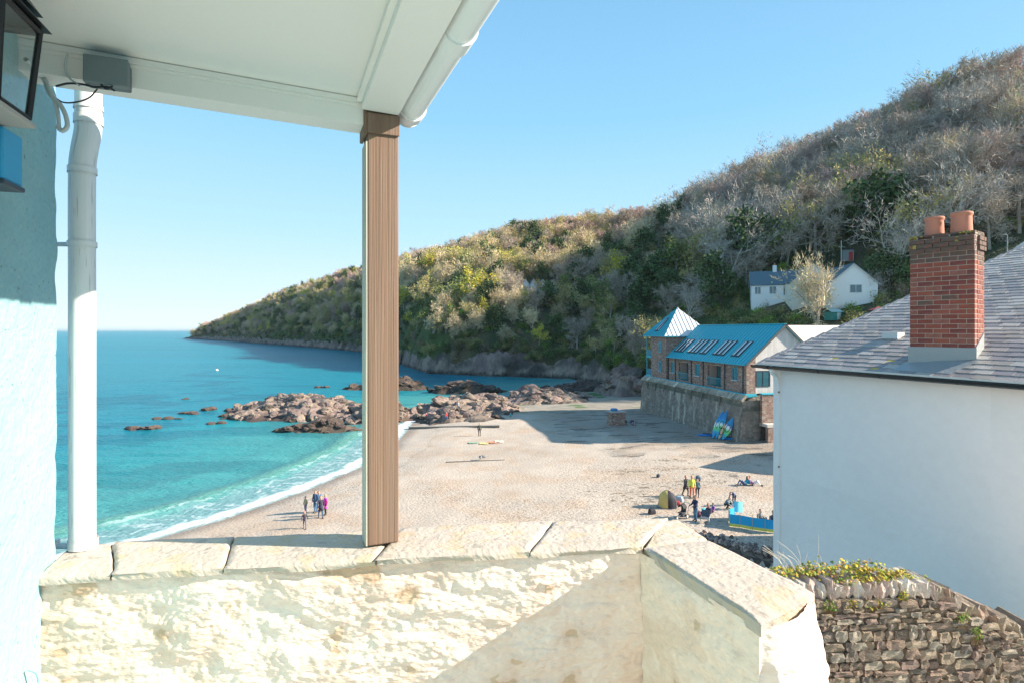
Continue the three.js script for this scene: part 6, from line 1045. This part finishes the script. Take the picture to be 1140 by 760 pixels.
  // low groyne wall, stone block, driftwood, gulls, toys
  { const a = bh(455, 477.5), b = bh(556, 476), G = group('groyne'); tag(G, 'low dark concrete groyne wall along the front of the rocks', 'wall'); mesh('wall', slab([a.clone().add(V(0, .3, 0)), b.clone().add(V(0, .3, 0)), b.clone().add(V(0, .3, -.6)), a.clone().add(V(0, .3, -.6))], V(0, 1, 0), 1.2), mat([.22, .185, .15], .95, { bumpMap: rep(T_mid, .6), bumpScale: .1 }), G); mesh('cap', slab([a.clone().add(V(0, .38, .05)), b.clone().add(V(0, .38, .05)), b.clone().add(V(0, .38, -.7)), a.clone().add(V(0, .38, -.7))], V(0, 1, 0), .1), mat([.36, .31, .26], .95), G); }
  { const p = bh(686, 473), G = group('stone_block', p.toArray(), .2); tag(G, 'square stone plinth with rounded top standing in the shade', 'plinth'); mesh('block', boxUV(new THREE.BoxGeometry(2.1, 1.9, 1.8, 1, 1, 1).translate(0, .9, 0)), M_brown, G); mesh('cap', rbox(2.3, .18, 2, 0, 1.94, 0, .05), mat([.42, .38, .34], .9), G); mesh('tarpaulin', rbox(.9, .4, .7, -.3, 2.2, 0, .15, 3), mat([.05, .22, .42], .7), G); }
  { const a = bh(496, 515), b = bh(562, 512.3), o = mesh('driftwood_pole', [rod(a.clone().add(V(0, .08, 0)), b.clone().add(V(0, .08, 0)), .045, .03, 7), rod(a.clone().lerp(b, .3).add(V(0, .1, 0)), a.clone().lerp(b, .34).add(V(-.1, .22, -.2)), .03, .015, 5)], mat([.09, .08, .075], .9)); tag(o, 'long thin dark driftwood pole lying across the sand', 'driftwood'); }
  for (const [px, py, lab] of [[534.5, 512, 'left of two gulls standing at the driftwood pole'], [539, 511.5, 'right of two gulls standing at the driftwood pole']]) { const p = bh(px, py), G = group('gull', p.toArray(), px); tag(G, lab, 'gull', 'gulls on the sand'); const b = new THREE.SphereGeometry(1, 14, 10).scale(.13, .14, .26).rotateX(.2).translate(0, .34, 0); mesh('body', [b, new THREE.SphereGeometry(.075, 10, 8).translate(0, .5, .2), new THREE.ConeGeometry(.025, .1, 6).rotateX(Math.PI / 2).translate(0, .49, .31), new THREE.ConeGeometry(.08, .22, 6).rotateX(-1.7).translate(0, .34, -.32)], mat([.25, .25, .26], .8), G); for (const s of [-1, 1]) mesh('leg', rod(V(s * .05, 0, 0), V(s * .05, .24, 0), .01), mat([.5, .3, .1], .7), G); }
  for (const [px, py, c, lab] of [[549, 493, [.50, .20, .12], 'orange towel spread on the sand'], [527, 493, [.25, .38, .27], 'green towel spread on the sand'], [539, 494, [.60, .48, .20], 'small yellow towel between the green and orange ones'], [556, 492, [.72, .58, .45], 'pale pink towel next to the orange one']]) { const p = bh(px, py); const o = mesh('beach_towel', grid(8, 8, (u, v) => [(u - .5) * 1.1, .05 + .08 * fbm(u * 3, v * 3, px, 2) * (px > 545 ? 2 : 1), (v - .5) * 1.1]), mat(c, .9)); o.position.copy(p); tag(o, lab, 'towel', 'towels on the sand'); }
  { const z = EYE * FOC / (412 - HZ), G = group('buoy', [(241 - 570) / FOC * z, .1, -z]); tag(G, 'small white mooring buoy out in the bay', 'buoy'); mesh('float', new THREE.SphereGeometry(.55, 16, 12).scale(1, .8, 1), mat([.78, .76, .74], .5), G); mesh('ring', new THREE.TorusGeometry(.16, .04, 6, 14).translate(0, .55, 0), mat([.3, .2, .15], .6), G); }
}
// ------------------------------------------------------------------ the hillside wood
{
  const r = rng(4242), all = [];
  const pick = (px, t, n) => { // which kind grows where
    const q = r();
    if (px < 420) return q < .34 * (t + .4) ? 1 : q < .5 ? 3 : q < .68 ? 2 : q < .84 ? 4 : q < .9 ? 5 : 6;
    if (px < 640) return t > .7 ? (q < .45 ? 1 : q < .65 ? 0 : q < .82 ? 3 : q < .9 ? 2 : 6) : t > .3 ? (q < .12 ? 1 : q < .34 ? 2 : q < .62 ? 3 : q < .70 ? 4 : q < .82 ? 5 : q < .92 ? 6 : 0) : (q < .24 ? 2 : q < .48 ? 3 : q < .6 ? 4 : q < .76 ? 6 : q < .92 ? 5 : 0);
    if (px < 760) return t > .65 ? (q < .4 ? 1 : q < .7 ? 0 : q < .82 ? 3 : 2) : t > .35 ? (q < .25 ? 0 : q < .5 ? 2 : q < .82 ? 3 : 6) : (q < .30 ? 6 : q < .52 ? 4 : q < .76 ? 0 : 3);
    return t > .75 ? (q < .5 ? 0 : q < .85 ? 1 : q < .92 ? 3 : 2) : t > .3 ? (q < .45 ? 0 : q < .6 ? 1 : q < .86 ? 7 : q < .92 ? 2 : q < .985 ? 3 : 6) : (q < .44 ? 7 : q < .72 ? 0 : q < .78 ? 4 : q < .94 ? 3 : 6);
  };
  let tries = 0; const cells = new Map(), near = (x, z, d) => { const i = Math.floor(x / 6), j = Math.floor(z / 6); for (let a = -1; a <= 1; a++) for (let b = -1; b <= 1; b++) for (const q of cells.get((i + a) + ',' + (j + b)) || []) if ((q[0] - x) ** 2 + (q[1] - z) ** 2 < d * d) return true; return false; };
  while (tries++ < 60000) {
    const px = 214 + Math.pow(r(), .8) * 1060, c = hillCol(px), t = Math.pow(r(), .85) * 1.12, z = lerp(c.zf + 5, c.zr, t), x = (px - 570) / FOC * z;
    if (px > 735 && px < 985 && z < 134) continue;
    if (px > 690 && z < 108) continue;
    if (clear.some(k => Math.hypot(x - k[0], z - k[1]) < k[2])) continue;
    const gap = px > 760 ? 5.8 : px > 400 ? 6.0 : 5; if (near(x, z, gap)) continue;
    const k = Math.floor(x / 6) + ',' + Math.floor(z / 6); if (!cells.has(k)) cells.set(k, []); cells.get(k).push([x, z]);
    const kind = pick(px, t), s = lerp(.85, 1.6, r()) * (px > 760 && t > .2 ? 1.22 : 1) * (px < 300 ? .8 : 1) * (t < .1 ? .75 : 1);
    all.push({ px, x, z, t, kind, v: r() < .5 ? 0 : 1, s, y: hillY(px, z), turn: r() * 6.28, j: [lerp(.75, 1.25, r()), lerp(.8, 1.2, r())] });
  }
  for (let px = 800; px < 1150; px += 9 + r() * 14) { const c = hillCol(px), z = c.zr * lerp(.97, 1.01, r()), x = (px - 570) / FOC * z; all.push({ px, x, z, t: .95, kind: r() < .6 ? 0 : 7, v: r() < .5 ? 0 : 1, s: lerp(1.5, 1.9, r()), y: hillY(px, z), turn: r() * 6.28, j: [.9, 1] }); }
  all.sort((a, b) => a.z / a.s - b.z / b.s);
  const inView = all.filter(a => a.px < 1150 && a.t < 1.02), solo = new Set(inView.slice(0, 300));
  const where = a => (a.t > .86 ? 'on the skyline ' : a.t < .12 ? 'at the foot of the slope ' : a.t < .45 ? 'low on the slope ' : 'high on the slope ') + (a.px < 430 ? 'toward the headland' : a.px < 520 ? 'just beside the porch post' : a.px < 640 ? 'above the rocky cliff' : a.px < 730 ? 'above the dark hollow' : a.px < 830 ? 'above the boathouse' : a.px < 960 ? 'above the cottages' : a.px < 1060 ? 'behind the chimney pots' : 'beyond the chimney');
  for (const a of solo) plantTree(a.kind, a.v, a.x, a.z, a.s, a.y - .2, a.turn, KINDS[a.kind][1].replace('in the hillside wood', where(a)));
  const wood = group('woodland'); stuff(wood, 'mass of bare and budding trees covering the far hillside', 'woodland');
  const m4 = new THREE.Matrix4(), qt = new THREE.Quaternion(), col = new THREE.Color();
  PROTO.forEach((vs, k) => vs.forEach(([w, c], v) => {
    const l = all.filter(a => !solo.has(a) && a.kind === k && a.v === v); if (!l.length) return;
    for (const [g, m, nm] of [[w, M_bark, 'trunks'], [c, M_leaf, 'crowns']]) {
      const I = new THREE.InstancedMesh(g, m, l.length); I.name = nm; I.castShadow = I.receiveShadow = true;
      l.forEach((a, i) => { m4.compose(V(a.x, a.y - .2, -a.z), qt.setFromAxisAngle(V(0, 1, 0), a.turn), V(a.s * a.j[1], a.s, a.s * a.j[1])); I.setMatrixAt(i, m4); I.setColorAt(i, col.setRGB(a.j[0] * 1.03, a.j[0], a.j[0] * .96)); });
      wood.add(I);
    }
  }));
  // undergrowth below the trees
  const ug = group('undergrowth'); stuff(ug, 'scrub and bramble between the trees on the hillside', 'undergrowth');
  const sh = [[], [], [], []];
  for (let i = 0; i < 5200; i++) {
    const px = 212 + r() * 1000, c = hillCol(px), t = Math.pow(r(), 1.5) * .95, z = lerp(c.zf + 2.5, c.zr, t), x = (px - 570) / FOC * z;
    if (clear.some(k => Math.hypot(x - k[0], z - k[1]) < k[2] * .8)) continue; if (px > 735 && z < 112) continue;
    const q = r(), k = px > 640 && px < 720 ? (q < .6 ? 0 : q < .8 ? 1 : 3) : q < .45 ? 0 : q < .7 ? 1 : q < .92 ? 2 : 3;
    sh[k].push([x, hillY(px, z) - .2, z, lerp(.5, 1.25, r()), r() * 6.28, lerp(.7, 1.25, r())]);
  }
  sh.forEach((l, k) => { const I = new THREE.InstancedMesh(SHRUB[k][1], M_leaf, l.length); I.name = 'scrub'; I.castShadow = I.receiveShadow = true; l.forEach((a, i) => { m4.compose(V(a[0], a[1], -a[2]), qt.setFromAxisAngle(V(0, 1, 0), a[4]), V(a[3], a[3], a[3])); I.setMatrixAt(i, m4); I.setColorAt(i, col.setRGB(a[5], a[5], a[5])); }); ug.add(I); });
  console.log('trees', all.length, 'solo', solo.size, 'tri', PROTO.map(p => p[0][0].attributes.position.count / 3 + p[0][1].attributes.position.count / 3).join(' '));
}
renderer.render(scene, camera);
